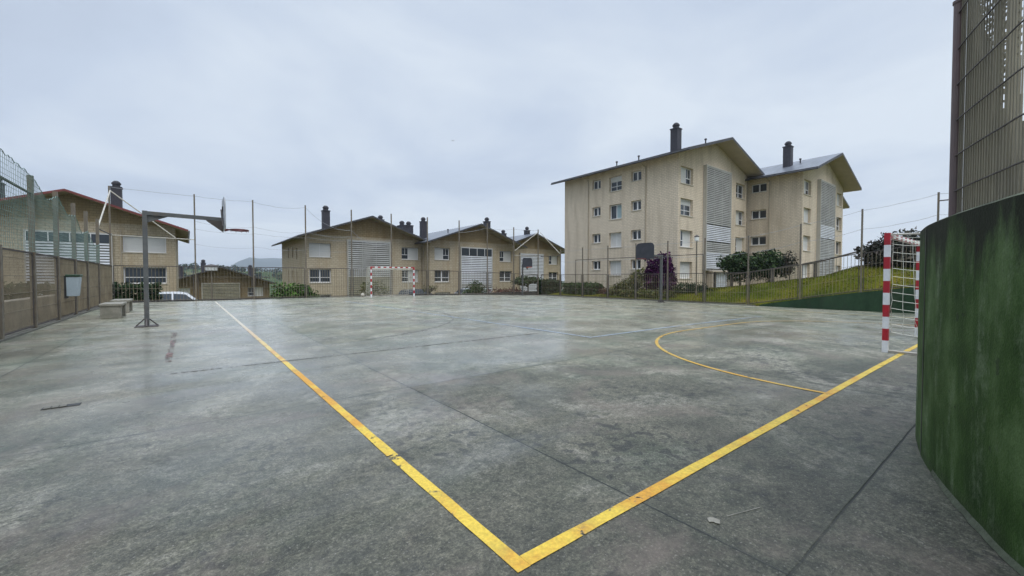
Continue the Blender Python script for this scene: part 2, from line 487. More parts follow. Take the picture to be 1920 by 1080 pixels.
# --- green painted wall
m_, n_, b_ = new_mat('green_wall_paint')
P = n_.pos()
S = n_.sep(P)
st = n_.noise(n_.scalev(P, (2.0, 2.0, 0.40)), 1.5, 6, 0.66, 0.4)
a = n_.noise(P, 2.2, 6, 0.62)
g = n_.noise(P, 26, 5, 0.7)
v = n_.m('ADD', n_.m('MULTIPLY', st, 0.5), n_.m('MULTIPLY', a, 0.5))
col = n_.ramp(v, [(0.39, (0.019, 0.042, 0.009)), (0.50, (0.037, 0.074, 0.017)), (0.60, (0.080, 0.130, 0.046))])
bloom = n_.m('MULTIPLY', n_.rng(n_.noise(n_.scalev(P, (3, 3, 0.7)), 1.6, 6, 0.72), 0.50, 0.66), n_.rng(g, 0.35, 0.62))
col = n_.mix(n_.m('MULTIPLY', bloom, 0.8), col, (0.170, 0.215, 0.130))
# dirt run-down from the coping and moss at the foot
top = n_.m('ADD', n_.rng(S[2], 0.95, 1.70), n_.m('MULTIPLY', n_.m('SUBTRACT', n_.noise(n_.scalev(P, (2.2, 2.2, 0.5)), 1.6, 7, 0.68, 0.5), 0.5), 2.0))
col = n_.mix(n_.m('MULTIPLY', n_.rng(top, 0.55, 0.92), 0.90), col, (0.010, 0.010, 0.007))
foot = n_.m('ADD', n_.rng(S[2], 0.25, 0.0), n_.m('MULTIPLY', n_.m('SUBTRACT', n_.noise(P, 7, 5), 0.5), 0.9))
col = n_.mix(n_.m('MULTIPLY', n_.rng(foot, 0.55, 0.95), 0.6), col, (0.035, 0.05, 0.022))
pit = n_.rng(n_.noise(P, 13, 2, 0.4), 0.70, 0.74)
col = n_.mix(n_.m('MULTIPLY', pit, 0.6), col, (0.02, 0.03, 0.015))
col = n_.mix(1.0, col, n_.ramp(n_.noise(P, 90, 3, 0.7), [(0.3, 0.75), (0.7, 1.2)]), 'MULTIPLY')
n_.put(b_.inputs['Base Color'], col)
b_.inputs['Roughness'].default_value = 0.7
b_.inputs['Specular IOR Level'].default_value = 0.15
n_.put(b_.inputs['Normal'], n_.bump(n_.m('ADD', g, n_.noise(P, 90, 3)), 0.35, 0.008))
M['green_wall'] = m_
M['wall_top'] = mat('worn_wall_top', (0.12, 0.135, 0.085), 0.85, var=0.45, scale=5, bump=0.5, c2=(0.03, 0.034, 0.022))
M['green_low'] = mat('dark_green_paint', (0.020, 0.046, 0.022), 0.75, var=0.35, scale=1.5, spec=0.2, stretch=(1, 1, 0.4), c2=(0.035, 0.05, 0.03))  # darker, bluer copy of the green wall paint for the low wall
M['coping'] = mat('mossy_coping', (0.060, 0.070, 0.042), 0.85, var=0.4, scale=4, bump=0.4, c2=(0.04, 0.045, 0.025))


# ------------------------------------------------------------------ mesh helpers
class MB:
    def __init__(s):
        s.v, s.f, s.mi, s.k = [], [], [], 0

    def face(s, pts):
        i = len(s.v)
        s.v.extend([tuple(p) for p in pts])
        s.f.append(list(range(i, i + len(pts))))
        s.mi.append(s.k)

    def hexa(s, c):
        i = len(s.v)
        s.v.extend([tuple(p) for p in c])
        for q in ((0, 3, 2, 1), (4, 5, 6, 7), (0, 1, 5, 4), (1, 2, 6, 5), (2, 3, 7, 6), (3, 0, 4, 7)):
            s.f.append([i + a for a in q])
            s.mi.append(s.k)

    def box(s, a, b):
        (x0, y0, z0), (x1, y1, z1) = a, b
        s.hexa([(x0, y0, z0), (x1, y0, z0), (x1, y1, z0), (x0, y1, z0), (x0, y0, z1), (x1, y0, z1), (x1, y1, z1), (x0, y1, z1)])

    def pbox(s, P, u0, u1, z0, z1, d0, d1):
        s.hexa([P(u0, z0, d0), P(u1, z0, d0), P(u1, z0, d1), P(u0, z0, d1), P(u0, z1, d0), P(u1, z1, d0), P(u1, z1, d1), P(u0, z1, d1)])

    def tube(s, p0, p1, r0, r1=None, n=8, cap=True):
        r1 = r0 if r1 is None else r1
        p0, p1 = Vector(p0), Vector(p1)
        d = (p1 - p0)
        if d.length < 1e-6:
            return
        d.normalize()
        a = d.orthogonal().normalized()
        b = d.cross(a)
        i = len(s.v)
        for p, r in ((p0, r0), (p1, r1)):
            for k in range(n):
                t = 2 * math.pi * (k + 0.5) / n
                s.v.append(tuple(p + (a * math.cos(t) + b * math.sin(t)) * r))
        for k in range(n):
            s.f.append([i + k, i + (k + 1) % n, i + n + (k + 1) % n, i + n + k])
            s.mi.append(s.k)
        if cap:
            s.f.append([i + n - 1 - k for k in range(n)])
            s.mi.append(s.k)
            s.f.append([i + n + k for k in range(n)])
            s.mi.append(s.k)

    def bar(s, p0, p1, w, h):
        """rectangular section bar between two points"""
        p0, p1 = Vector(p0), Vector(p1)
        d = (p1 - p0).normalized()
        up = Vector((0, 0, 1)) if abs(d.z) < 0.9 else Vector((0, 1, 0))
        a = d.cross(up).normalized() * (w / 2)
        b = a.cross(d).normalized() * (h / 2)
        s.hexa([p0 - a - b, p0 + a - b, p1 + a - b, p1 - a - b, p0 - a + b, p0 + a + b, p1 + a + b, p1 - a + b])

    def path(s, pts, r, n=4):
        for a, b in zip(pts[:-1], pts[1:]):
            s.tube(a, b, r, r, n, cap=False)

    def torus(s, c, R, r, n=24, m=6, axis='z'):
        i = len(s.v)
        for a in range(n):
            t = 2 * math.pi * a / n
            for b in range(m):
                q = 2 * math.pi * b / m
                rr = R + r * math.cos(q)
                s.v.append((c[0] + rr * math.cos(t), c[1] + rr * math.sin(t), c[2] + r * math.sin(q)))
        for a in range(n):
            for b in range(m):
                s.f.append([i + a * m + b, i + ((a + 1) % n) * m + b, i + ((a + 1) % n) * m + (b + 1) % m, i + a * m + (b + 1) % m])
                s.mi.append(s.k)

    def lathe(s, c, prof, n=14):
        i = len(s.v)
        for r, z in prof:
            for k in range(n):
                t = 2 * math.pi * k / n
                s.v.append((c[0] + r * math.cos(t), c[1] + r * math.sin(t), c[2] + z))
        for j in range(len(prof) - 1):
            for k in range(n):
                s.f.append([i + j * n + k, i + j * n + (k + 1) % n, i + (j + 1) * n + (k + 1) % n, i + (j + 1) * n + k])
                s.mi.append(s.k)
        s.f.append([i + (len(prof) - 1) * n + k for k in range(n)])
        s.mi.append(s.k)


ORG = {}


def link(name, mb, mats, parent=None, origin=None, smooth=False):
    if not isinstance(mats, (list, tuple)):
        mats = [mats]
    o3 = ORG[parent.name] if parent is not None else Vector(origin or (0, 0, 0))
    me = bpy.data.meshes.new(name)
    me.from_pydata([(a - o3.x, b - o3.y, c - o3.z) for a, b, c in mb.v], [], mb.f)
    for m in mats:
        me.materials.append(m)
    if len(mats) > 1:
        me.polygons.foreach_set('material_index', mb.mi)
    if smooth:
        me.polygons.foreach_set('use_smooth', [True] * len(me.polygons))
    me.update()
    o = bpy.data.objects.new(name, me)
    COL.objects.link(o)
    if parent is not None:
        o.parent = parent
    else:
        o.location = o3
    ORG[o.name] = o3
    return o


def tag(o, label=None, cat=None, group=None, kind=None):
    if label:
        o['label'] = label
    if cat:
        o['category'] = cat
    if group:
        o['group'] = group
    if kind:
        o['kind'] = kind
    return o


def thing(name, loc, label, cat, group=None):
    o = bpy.data.objects.new(name, None)
    o.empty_display_size = 0.3
    COL.objects.link(o)
    o.location = loc
    ORG[o.name] = Vector(loc)
    return tag(o, label, cat, group)


def dup(root, loc, rotz, label=None, group=None):
    r = root.copy()
    COL.objects.link(r)
    r.location = loc
    r.rotation_euler = (0, 0, rotz)
    ORG[r.name] = Vector(loc)
    if label:
        r['label'] = label
    if group:
        r['group'] = group
    for ch in list(root.children):
        c = ch.copy()
        COL.objects.link(c)
        c.parent = r
        for g in list(ch.children):
            d = g.copy()
            COL.objects.link(d)
            d.parent = c
    return r


def bevel(o, w=0.01, seg=2):
    m = o.modifiers.new('bevel', 'BEVEL')
    m.width = w
    m.segments = seg
    m.limit_method = 'ANGLE'
    return o


def court_z(x):
    """the slab falls gently towards the far long side"""
    return -0.00105 * max(0.0, x - 8.0) ** 2


# ------------------------------------------------------------------ ground, court, land
CX0, CX1, CY0, CY1 = -3.35, 26.62, -9.0, 29.75


def smooth(a, b, x):
    t = max(0.0, min(1.0, (x - a) / (b - a)))
    return t * t * (3 - 2 * t)


def lerp_list(x, pts):
    if x <= pts[0][0]:
        return pts[0][1]
    for (a, va), (b, vb) in zip(pts[:-1], pts[1:]):
        if x <= b:
            return va + (vb - va) * (x - a) / (b - a)
    return pts[-1][1]


def wall_top(y):          # top of the low green retaining wall on the right side
    return lerp_list(y, [(-9, 1.0), (2.85, 0.98), (5.5, 0.58), (8.1, 0.12), (10.2, -0.30), (12, -0.36)])


def crest(y):
    return lerp_list(y, [(3.0, 2.05), (5.0, 2.12), (6.0, 2.15), (7.0, 2.02), (7.6, 1.82), (8.6, 1.42), (11.4, 1.05), (14.5, 0.62), (18, 0.35), (30, 0.1)])


def land_z(x, y):
    if CX0 + 0.05 < x < CX1 - 0.05 and y < CY1 - 0.05:
        return -0.9
    if x >= CX1 - 0.05 and y < 31.5:
        w = wall_top(y) - 0.03 if y < 12 else -0.36
        t = smooth(0, 1, (x - CX1) / 6.2)
        z = w + (crest(y) - w) * t
        if y > 29.8:
            z = z + (-1.2 - z) * (y - 29.8) / 1.7
        if x > 70:
            z -= (x - 70) * 0.02
        return z
    # beyond the far end and the left side
    z = lerp_list(y, [(-40, -0.25), (20, -0.25), (29.7, -0.9), (31, -1.2), (40, -1.35), (46, -2.0), (62, -2.6), (82, -7.6), (120, -10), (200, -8), (420, 5.0), (520, 9.0), (700, 8.0), (1200, 0.0), (2600, -10.0)])
    if y > 120:
        z += 5.5 * (mnoise.noise(Vector((x * 0.006, y * 0.008, 1.3)))) * smooth(120, 400, y)
        z -= 16 * smooth(60, 420, x) * smooth(120, 400, y)
    return z


def axis(lo, hi, extra, near, step, far):
    pts = set(extra)
    x = near[0]
    while x <= near[1]:
        pts.add(round(x, 3))
        x += step
    for s, e in ((near[1], hi), (near[0], lo)):
        d, x = step * 2, s
        sg = 1 if e > s else -1
        while (x - e) * sg < 0:
            x += sg * d
            d *= far
            pts.add(round(max(lo, min(hi, x)), 3))
    p = sorted(pts)
    return [a for i, a in enumerate(p) if i == 0 or a - p[i - 1] > 0.03]


xs = axis(-1600, 2200, [CX0, CX0 + 0.06, CX1 - 0.06, CX1], (-20, 70), 1.0, 1.22)
ys = axis(-400, 2600, [CY1 - 0.06, CY1], (-12, 90), 1.0, 1.16)
mb = MB()
ni = len(xs)
for y in ys:
    for x in xs:
        mb.v.append((x, y, land_z(x, y)))
for j in range(len(ys) - 1):
    for i in range(ni - 1):
        a = j * ni + i
        mb.f.append([a, a + 1, a + 1 + ni, a + ni])
        mb.mi.append(0)
tag(link('ground', mb, M['land'], smooth=True), kind='structure')

# court slab
mb = MB()
cxs = [CX0 + (CX1 - CX0) * i / 60 for i in range(61)]
cys = [CY0, 0, 10, 20, CY1]
for j in range(len(cys) - 1):
    for i in range(60):
        x0, x1 = cxs[i], cxs[i + 1]
        mb.face([(x0, cys[j], court_z(x0)), (x1, cys[j], court_z(x1)), (x1, cys[j + 1], court_z(x1)), (x0, cys[j + 1], court_z(x0))])
for i in range(60):
    x0, x1 = cxs[i], cxs[i + 1]
    mb.face([(x0, CY1, court_z(x0)), (x1, CY1, court_z(x1)), (x1, CY1, -2.5), (x0, CY1, -2.5)])
    mb.face([(x0, CY0, court_z(x0)), (x1, CY0, court_z(x1)), (x1, CY0, -1.2), (x0, CY0, -1.2)])
for x in (CX0, CX1):
    mb.face([(x, CY0, court_z(x)), (x, CY1, court_z(x)), (x, CY1, -2.5), (x, CY0, -2.5)])
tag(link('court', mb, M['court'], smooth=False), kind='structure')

# ground behind the camera and left so the land meets the slab
# --- painted markings (4 mm sheets following the slab)


def strip(mb, pts, w, lift=0.004, jag=0.0):
    """a painted stripe along a polyline"""
    rnd = random.Random(len(pts) * 7 + int(pts[0][0] * 100))
    L, R = [], []
    for i, p in enumerate(pts):
        a = Vector(pts[max(0, i - 1)])
        b = Vector(pts[min(len(pts) - 1, i + 1)])
        d = (b - a).normalized()
        nrm = Vector((-d.y, d.x))
        j1, j2 = rnd.uniform(-jag, jag), rnd.uniform(-jag, jag)
        q = Vector(p)
        l, r = q + nrm * (w / 2 + j1), q - nrm * (w / 2 + j2)
        L.append((l.x, l.y, court_z(l.x) + lift))
        R.append((r.x, r.y, court_z(r.x) + lift))
    for i in range(len(pts) - 1):
        mb.face([R[i], R[i + 1], L[i + 1], L[i]])


def seg(a, b, step=0.25):
    n = max(2, int((Vector(b) - Vector(a)).length / step))
    return [(a[0] + (b[0] - a[0]) * i / n, a[1] + (b[1] - a[1]) * i / n) for i in range(n + 1)]


def arc(c, r, a0, a1, n=40):
    return [(c[0] + r * math.cos(math.radians(a0 + (a1 - a0) * i / n)), c[1] + r * math.sin(math.radians(a0 + (a1 - a0) * i / n))) for i in range(n + 1)]


SX, GY = 1.16, 1.43           # near corner of the five-a-side court
FY = 27.9                     # far goal line
mb = MB()
strip(mb, seg((SX, GY - 0.04), (SX, FY)), 0.075, 0.004, 0.003)
strip(mb, seg((SX + 20, GY), (SX + 20, FY), 0.5), 0.075, 0.004)
tag(link('sideline_markings', mb, M['yellow']), kind='structure')
mb = MB()
strip(mb, seg((SX + 0.0375, GY), (SX + 20, GY)), 0.075, 0.0048, 0.003)
strip(mb, seg((SX, FY), (SX + 20, FY), 0.5), 0.075, 0.0048)
tag(link('goal_line_markings', mb, M['yellow']), kind='structure')
GXL, GXR = 9.58, 12.68
mb = MB()
RA = 3.95
strip(mb, arc((GXL, GY), RA, 180, 90, 60), 0.06, 0.0056)
strip(mb, seg((GXL, GY + RA), (GXR, GY + RA)), 0.06, 0.0056)
strip(mb, arc((GXR, GY), RA, 90, 0, 60), 0.06, 0.0056)
tag(link('goal_area_markings', mb, M['arc_yellow']), kind='structure')
mb = MB()
BX0, BX1, BY0, BY1 = -0.26, 23.0, 7.25, 22.25
strip(mb, seg((BX0, 8.3), (BX0, 12.6)), 0.08, 0.0064, 0.015)
tag(link('basketball_baseline_marking', mb, M['red_line']), kind='structure')
mb = MB()
strip(mb, seg((BX0 + 0.05, BY0), (6.5, BY0), 0.5), 0.05, 0.0064)
strip(mb, seg((BX0, BY1), (BX1, BY1), 0.5), 0.05, 0.0064)
strip(mb, arc((1.3, 14.75), 6.25, -75, 75, 70), 0.05, 0.0072)
tag(link('basketball_arc_markings', mb, M['grey_line']), kind='structure')
mb = MB()
strip(mb, seg((6.88, 5.97), (6.88, 24), 0.5), 0.05, 0.008)
strip(mb, seg((6.905, 6.0), (15.9, 6.0), 0.5), 0.05, 0.008)
strip(mb, seg((15.9, 6.03), (15.9, 24), 0.5), 0.05, 0.008)
tag(link('volleyball_markings', mb, M['blue']), kind='structure')

# small pale scrap stuck to the slab and a scraped streak beside it
rnd = random.Random(5)
mb = MB()
c0 = Vector((2.06, 0.86))


def px_ground(px, py, z=0.0):
    f, yh = 775.0, 521.0
    t = f * (CAMH - z) / (py - yh)
    lat = (px - 960) / f * t
    c, s = math.cos(math.radians(38.1)), math.sin(math.radians(38.1))
    return Vector((lat * c + t * s, -lat * s + t * c))


c0 = px_ground(1344, 984)
pts = []
for k in range(11):
    a = 2 * math.pi * k / 11
    r = rnd.uniform(0.014, 0.036)
    pts.append((c0.x + r * math.cos(a), c0.y + r * math.sin(a), 0.006))
mb.face(pts)
a_, b_ = px_ground(1368, 975), px_ground(1432, 958)
strip(mb, [tuple(a_), tuple((a_ + b_) / 2), tuple(b_)], 0.004, 0.005, 0.002)
tag(link('flattened_litter', mb, M['concrete'], origin=(c0.x, c0.y, 0)), 'small white scrap flattened on the wet concrete near the green wall', 'litter')

# drain with a broken pale cover in the left foreground
d0 = px_ground(108, 764)
mb = MB()
mb.k = 0
mb.box((d0.x - 0.13, d0.y - 0.05, -0.02), (d0.x + 0.14, d0.y + 0.05, 0.005))
root = thing('drain', (d0.x, d0.y, 0), 'small dark floor drain with a broken pale cover in the left foreground', 'drain')
link('drain_opening', mb, M['edge_dark'], root)
mb = MB()
for k in range(3):
    mb.box((d0.x - 0.115 + 0.055 * k, d0.y - 0.042, 0.006), (d0.x - 0.068 + 0.055 * k, d0.y + 0.042, 0.011))
link('cover', mb, M['kerb'], root)

# kerb along the left fence
mb = MB()
mb.box((-3.28, -6, 0.001), (-2.98, 29.5, 0.045))
tag(link('left_kerb', mb, M['kerb']), kind='structure')
# dark upstand at the far end
mb = MB()
mb.box((-2.9, 29.52, -0.3), (4.0, 29.72, 0.055))
mb.box((4.0, 29.52, -0.5), (26.4, 29.72, 0.0))
tag(link('far_kerb', mb, M['edge_dark']), kind='structure')
# pale apron strip in front of the bank
mb = MB()
mb.box((26.25, 10.4, -0.7), (26.62, 29.5, -0.31))
tag(link('right_kerb', mb, M['kerb']), kind='structure')
# street beyond the far end
mb = MB()
for (y0, y1) in ((33.8, 36.0), (36.0, 40.0), (40.0, 43.5)):
    mb.face([(-60, y0, land_z(0, y0) + 0.03), (34, y0, land_z(0, y0) + 0.03), (34, y1, land_z(0, y1) + 0.03), (-60, y1, land_z(0, y1) + 0.03)])
tag(link('street', mb, M['road']), kind='structure')

# far mountains
mb = MB()
rows = []
for j, (yy, hh) in enumerate(((2300, -30), (2700, 0.72), (3000, 1.0), (3300, -0.2))):
    r = []
    for i in range(61):
        x = -1500 + i * 60
        prof = 122 * smooth(110, 320, x) * (1 - 0.8 * smooth(420, 1300, x)) + 35 * math.exp(-((x - 60) / 200) ** 2) + 30 * math.exp(-((x - 1300) / 500) ** 2)
        z = prof * hh if hh > -10 else -30
        z += 9 * mnoise.noise(Vector((x * 0.01, yy * 0.01, 0))) * (1 if hh > 0 else 0)
        r.append((x, yy, z))
    rows.append(r)
for a, b in zip(rows[:-1], rows[1:]):
    for i in range(60):
        mb.face([a[i], a[i + 1], b[i + 1], b[i]])
tag(link('mountains', mb, M['mountain']), kind='structure')


# ------------------------------------------------------------------ houses
FH = 2.77          # storey height
SL = 0.35          # roof slope


def facade(mb, P, u0, u1, z0, z1, opens, depth=0.36):
    """wall sheet with real openings and reveals"""
    us = sorted({u0, u1, *[o[0] for o in opens], *[o[1] for o in opens]})
    zs = sorted({z0, z1, *[o[2] for o in opens], *[o[3] for o in opens]})
    for i in range(len(us) - 1):
        for j in range(len(zs) - 1):
            uc, zc_ = (us[i] + us[i + 1]) / 2, (zs[j] + zs[j + 1]) / 2
            if any(o[0] < uc < o[1] and o[2] < zc_ < o[3] for o in opens):
                continue
            mb.face([P(us[i], zs[j], 0), P(us[i + 1], zs[j], 0), P(us[i + 1], zs[j + 1], 0), P(us[i], zs[j + 1], 0)])
    for (a, b, c, d) in opens:
        mb.face([P(a, c, 0), P(a, d, 0), P(a, d, depth), P(a, c, depth)])
        mb.face([P(b, c, 0), P(b, c, depth), P(b, d, depth), P(b, d, 0)])
        mb.face([P(a, c, 0), P(a, c, depth), P(b, c, depth), P(b, c, 0)])
        mb.face([P(a, d, 0), P(b, d, 0), P(b, d, depth), P(a, d, depth)])
        mb.face([P(a, c, depth), P(a, d, depth), P(b, d, depth), P(b, c, depth)])


def window(root, P, o, style, depth=0.36):
    """style: closed | left (shutter left, sash right) | right | two | half (blind half down) | open | slit"""
    a, b, c, d = o
    w = b - a
    D0 = depth - 0.11
    fr = MB()
    t = 0.085
    e = 0.004
    a, b, c, d = a + e, b - e, c + e, d - e
    fr.pbox(P, a, b, c, c + t, D0, D0 + 0.06)
    fr.pbox(P, a, b, d - t, d, D0, D0 + 0.06)
    fr.pbox(P, a, a + t, c + t, d - t, D0, D0 + 0.06)
    fr.pbox(P, b - t, b, c + t, d - t, D0, D0 + 0.06)
    ia, ib, ic, id_ = a + t, b - t, c + t, d - t
    glass, shut, cur = [], [], []
    mid = (ia + ib) / 2
    if style == 'closed':
        shut.append((ia, ib, ic, id_))
        fr.pbox(P, mid - 0.02, mid + 0.02, ic, id_, D0 - 0.004, D0 + 0.05)
    elif style in ('left', 'right'):
        k = ia + (ib - ia) * (0.60 if style == 'left' else 0.40)
        ga, gb = (k, ib) if style == 'left' else (ia, k)
        shut.append((ia, k, ic, id_) if style == 'left' else (k, ib, ic, id_))
        fr.pbox(P, k - 0.03, k + 0.03, ic, id_, D0 - 0.004, D0 + 0.05)
        zt = ic + (id_ - ic) * 0.38
        fr.pbox(P, ga, gb, zt - 0.03, zt + 0.03, D0 - 0.003, D0 + 0.05)
        glass.append((ga, gb, ic, id_))
        fr.pbox(P, (ga + gb) / 2 - 0.02, (ga + gb) / 2 + 0.02, zt + 0.03, id_, D0 - 0.002, D0 + 0.05)
    elif style == 'half':
        zt = ic + (id_ - ic) * 0.66
        shut.append((ia, ib, zt, id_))
        glass.append((ia, ib, ic, zt))
        z2 = ic + (id_ - ic) * 0.30
        fr.pbox(P, ia, ib, z2 - 0.025, z2 + 0.025, D0 - 0.003, D0 + 0.05)
        fr.pbox(P, mid - 0.03, mid + 0.03, ic, zt, D0 - 0.004, D0 + 0.05)
    elif style == 'open':
        glass.append((mid, ib, ic, id_))
        cur.append((ia, mid, ic, id_))
        fr.pbox(P, mid - 0.035, mid + 0.035, ic, id_, D0 - 0.004, D0 + 0.05)
    elif style == 'slit':
        shut.append((ia, ib, ic, id_))
    else:
        glass.append((ia, ib, ic, id_))
        fr.pbox(P, mid - 0.065, mid + 0.065, ic, id_, D0 - 0.004, D0 + 0.05)
        if style == 'four':
            z2 = ic + (id_ - ic) * 0.36
            fr.pbox(P, ia, ib, z2 - 0.03, z2 + 0.03, D0 - 0.003, D0 + 0.05)
    f = link('window', fr, M['white'], root)
    for (q0, q1, q2, q3) in glass:
        g = MB()
        g.pbox(P, q0, q1, q2, q3, D0 + 0.035, D0 + 0.045)
        link('pane', g, M['glass'], f)
    for (q0, q1, q2, q3) in shut:
        g = MB()
        g.pbox(P, q0, q1, q2, q3, D0 + 0.015, D0 + 0.03)
        nsl = max(3, int((q3 - q2) / 0.09))
        for i in range(nsl):
            z = q2 + (q3 - q2) * (i + 0.5) / nsl
            g.pbox(P, q0, q1, z - 0.012, z + 0.02, D0 + 0.008, D0 + 0.015)
        link('shutter', g, M['shutter'] if style != 'slit' else M['soffit_dark'], f)
    for (q0, q1, q2, q3) in cur:
        g = MB()
        g.pbox(P, q0, q1, q2, q3, D0 + 0.035, D0 + 0.045)
        link('curtain', g, M['curtain'], f)
    if style not in ('slit',):
        g = MB()
        g.pbox(P, a - 0.06, b + 0.06, c - 0.07, c - 0.008, -0.06, depth - 0.12)
        link('sill', g, M['sill'], f)


def louvre(root, P, u0, u1, z0, z1, bands, glass_top=0.0, proj=0.34):
    """projecting slatted screen; bands = list of (fraction from top, material)"""
    fr = MB()
    fr.pbox(P, u0 - 0.09, u0, z0, z1, -proj, -0.003)
    fr.pbox(P, u1, u1 + 0.09, z0, z1, -proj, -0.003)
    fr.pbox(P, u0, u1, z1 - 0.10, z1, -proj + 0.02, -0.003)
    fr.pbox(P, u0, u1, z0, z0 + 0.06, -proj + 0.02, -0.003)
    n_m = 2
    for k in range(1, n_m + 1):
        u = u0 + (u1 - u0) * k / (n_m + 1)
        fr.pbox(P, u - 0.02, u + 0.02, z0 + 0.06, z1 - 0.10, -proj + 0.10, -proj + 0.16)
    f = link('louvre_screen', fr, M['screen_frame'], root)
    bk = MB()
    bk.pbox(P, u0, u1, z0 + 0.06, z1 - 0.10, -0.12, -0.006)
    link('backing', bk, M['screen_back'], f)
    zt = z1 - 0.10
    if glass_top:
        gm = MB()
        gm.pbox(P, u0, u1, zt - glass_top, zt, -proj + 0.05, -proj + 0.07)
        link('pane', gm, M['glass'], f)
        wm = MB()
        for k in range(5):
            u = u0 + (u1 - u0) * k / 4
            wm.pbox(P, max(u0, u - 0.03), min(u1, u + 0.03), zt - glass_top, zt, -proj + 0.01, -proj + 0.045)
        wm.pbox(P, u0, u1, zt - 0.05, zt, -proj + 0.015, -proj + 0.04)
        link('glazing_bars', wm, M['white'], f)
        zt -= glass_top + 0.04
    H = zt - (z0 + 0.06)
    rnd = random.Random(int(u0 * 13 + z0 * 7))
    z = zt
    for frac, mname in bands:
        zb = z - H * frac
        mb = MB()
        pitch = 0.17 if z1 > 8 else 0.23
        k = z - 0.08
        while k > zb + 0.02:
            dz = rnd.uniform(-0.004, 0.004)
            j = rnd.uniform(-0.005, 0.005)
            a0 = -proj + 0.02
            hh = pitch * 0.29
            mb.hexa([P(u0, k - hh + dz, a0), P(u1, k - hh + dz + j, a0), P(u1, k - hh + dz + j, a0 + 0.02), P(u0, k - hh + dz, a0 + 0.02),
                     P(u0, k + hh + dz, a0 + 0.020), P(u1, k + hh + dz + j, a0 + 0.020), P(u1, k + hh + dz + j, a0 + 0.04), P(u0, k + hh + dz, a0 + 0.04)])
            k -= pitch
        link('slats', mb, M[mname], f)
        z = zb
    return f


def chimney(root_roof, x, y, zr, h=1.9, w=0.75, pots=1):
    mb = MB()
    mb.box((x - w / 2, y - w / 2, zr - 0.5), (x + w / 2, y + w / 2, zr + h))
    mb.box((x - w / 2 - 0.05, y - w / 2 - 0.05, zr + h), (x + w / 2 + 0.05, y + w / 2 + 0.05, zr + h + 0.10))
    o = link('chimney', mb, M['chimney'], root_roof)
    for k in range(pots):
        px = x + (k - (pots - 1) / 2) * 0.9
        m2 = MB()
        m2.lathe((px, y, zr + h + 0.10), [(0.27, 0), (0.27, 0.22), (0.33, 0.24), (0.33, 0.36), (0.27, 0.38), (0.25, 0.46), (0.14, 0.55)])
        link('chimney_pot', m2, M['chimney'], root_roof)
    return o


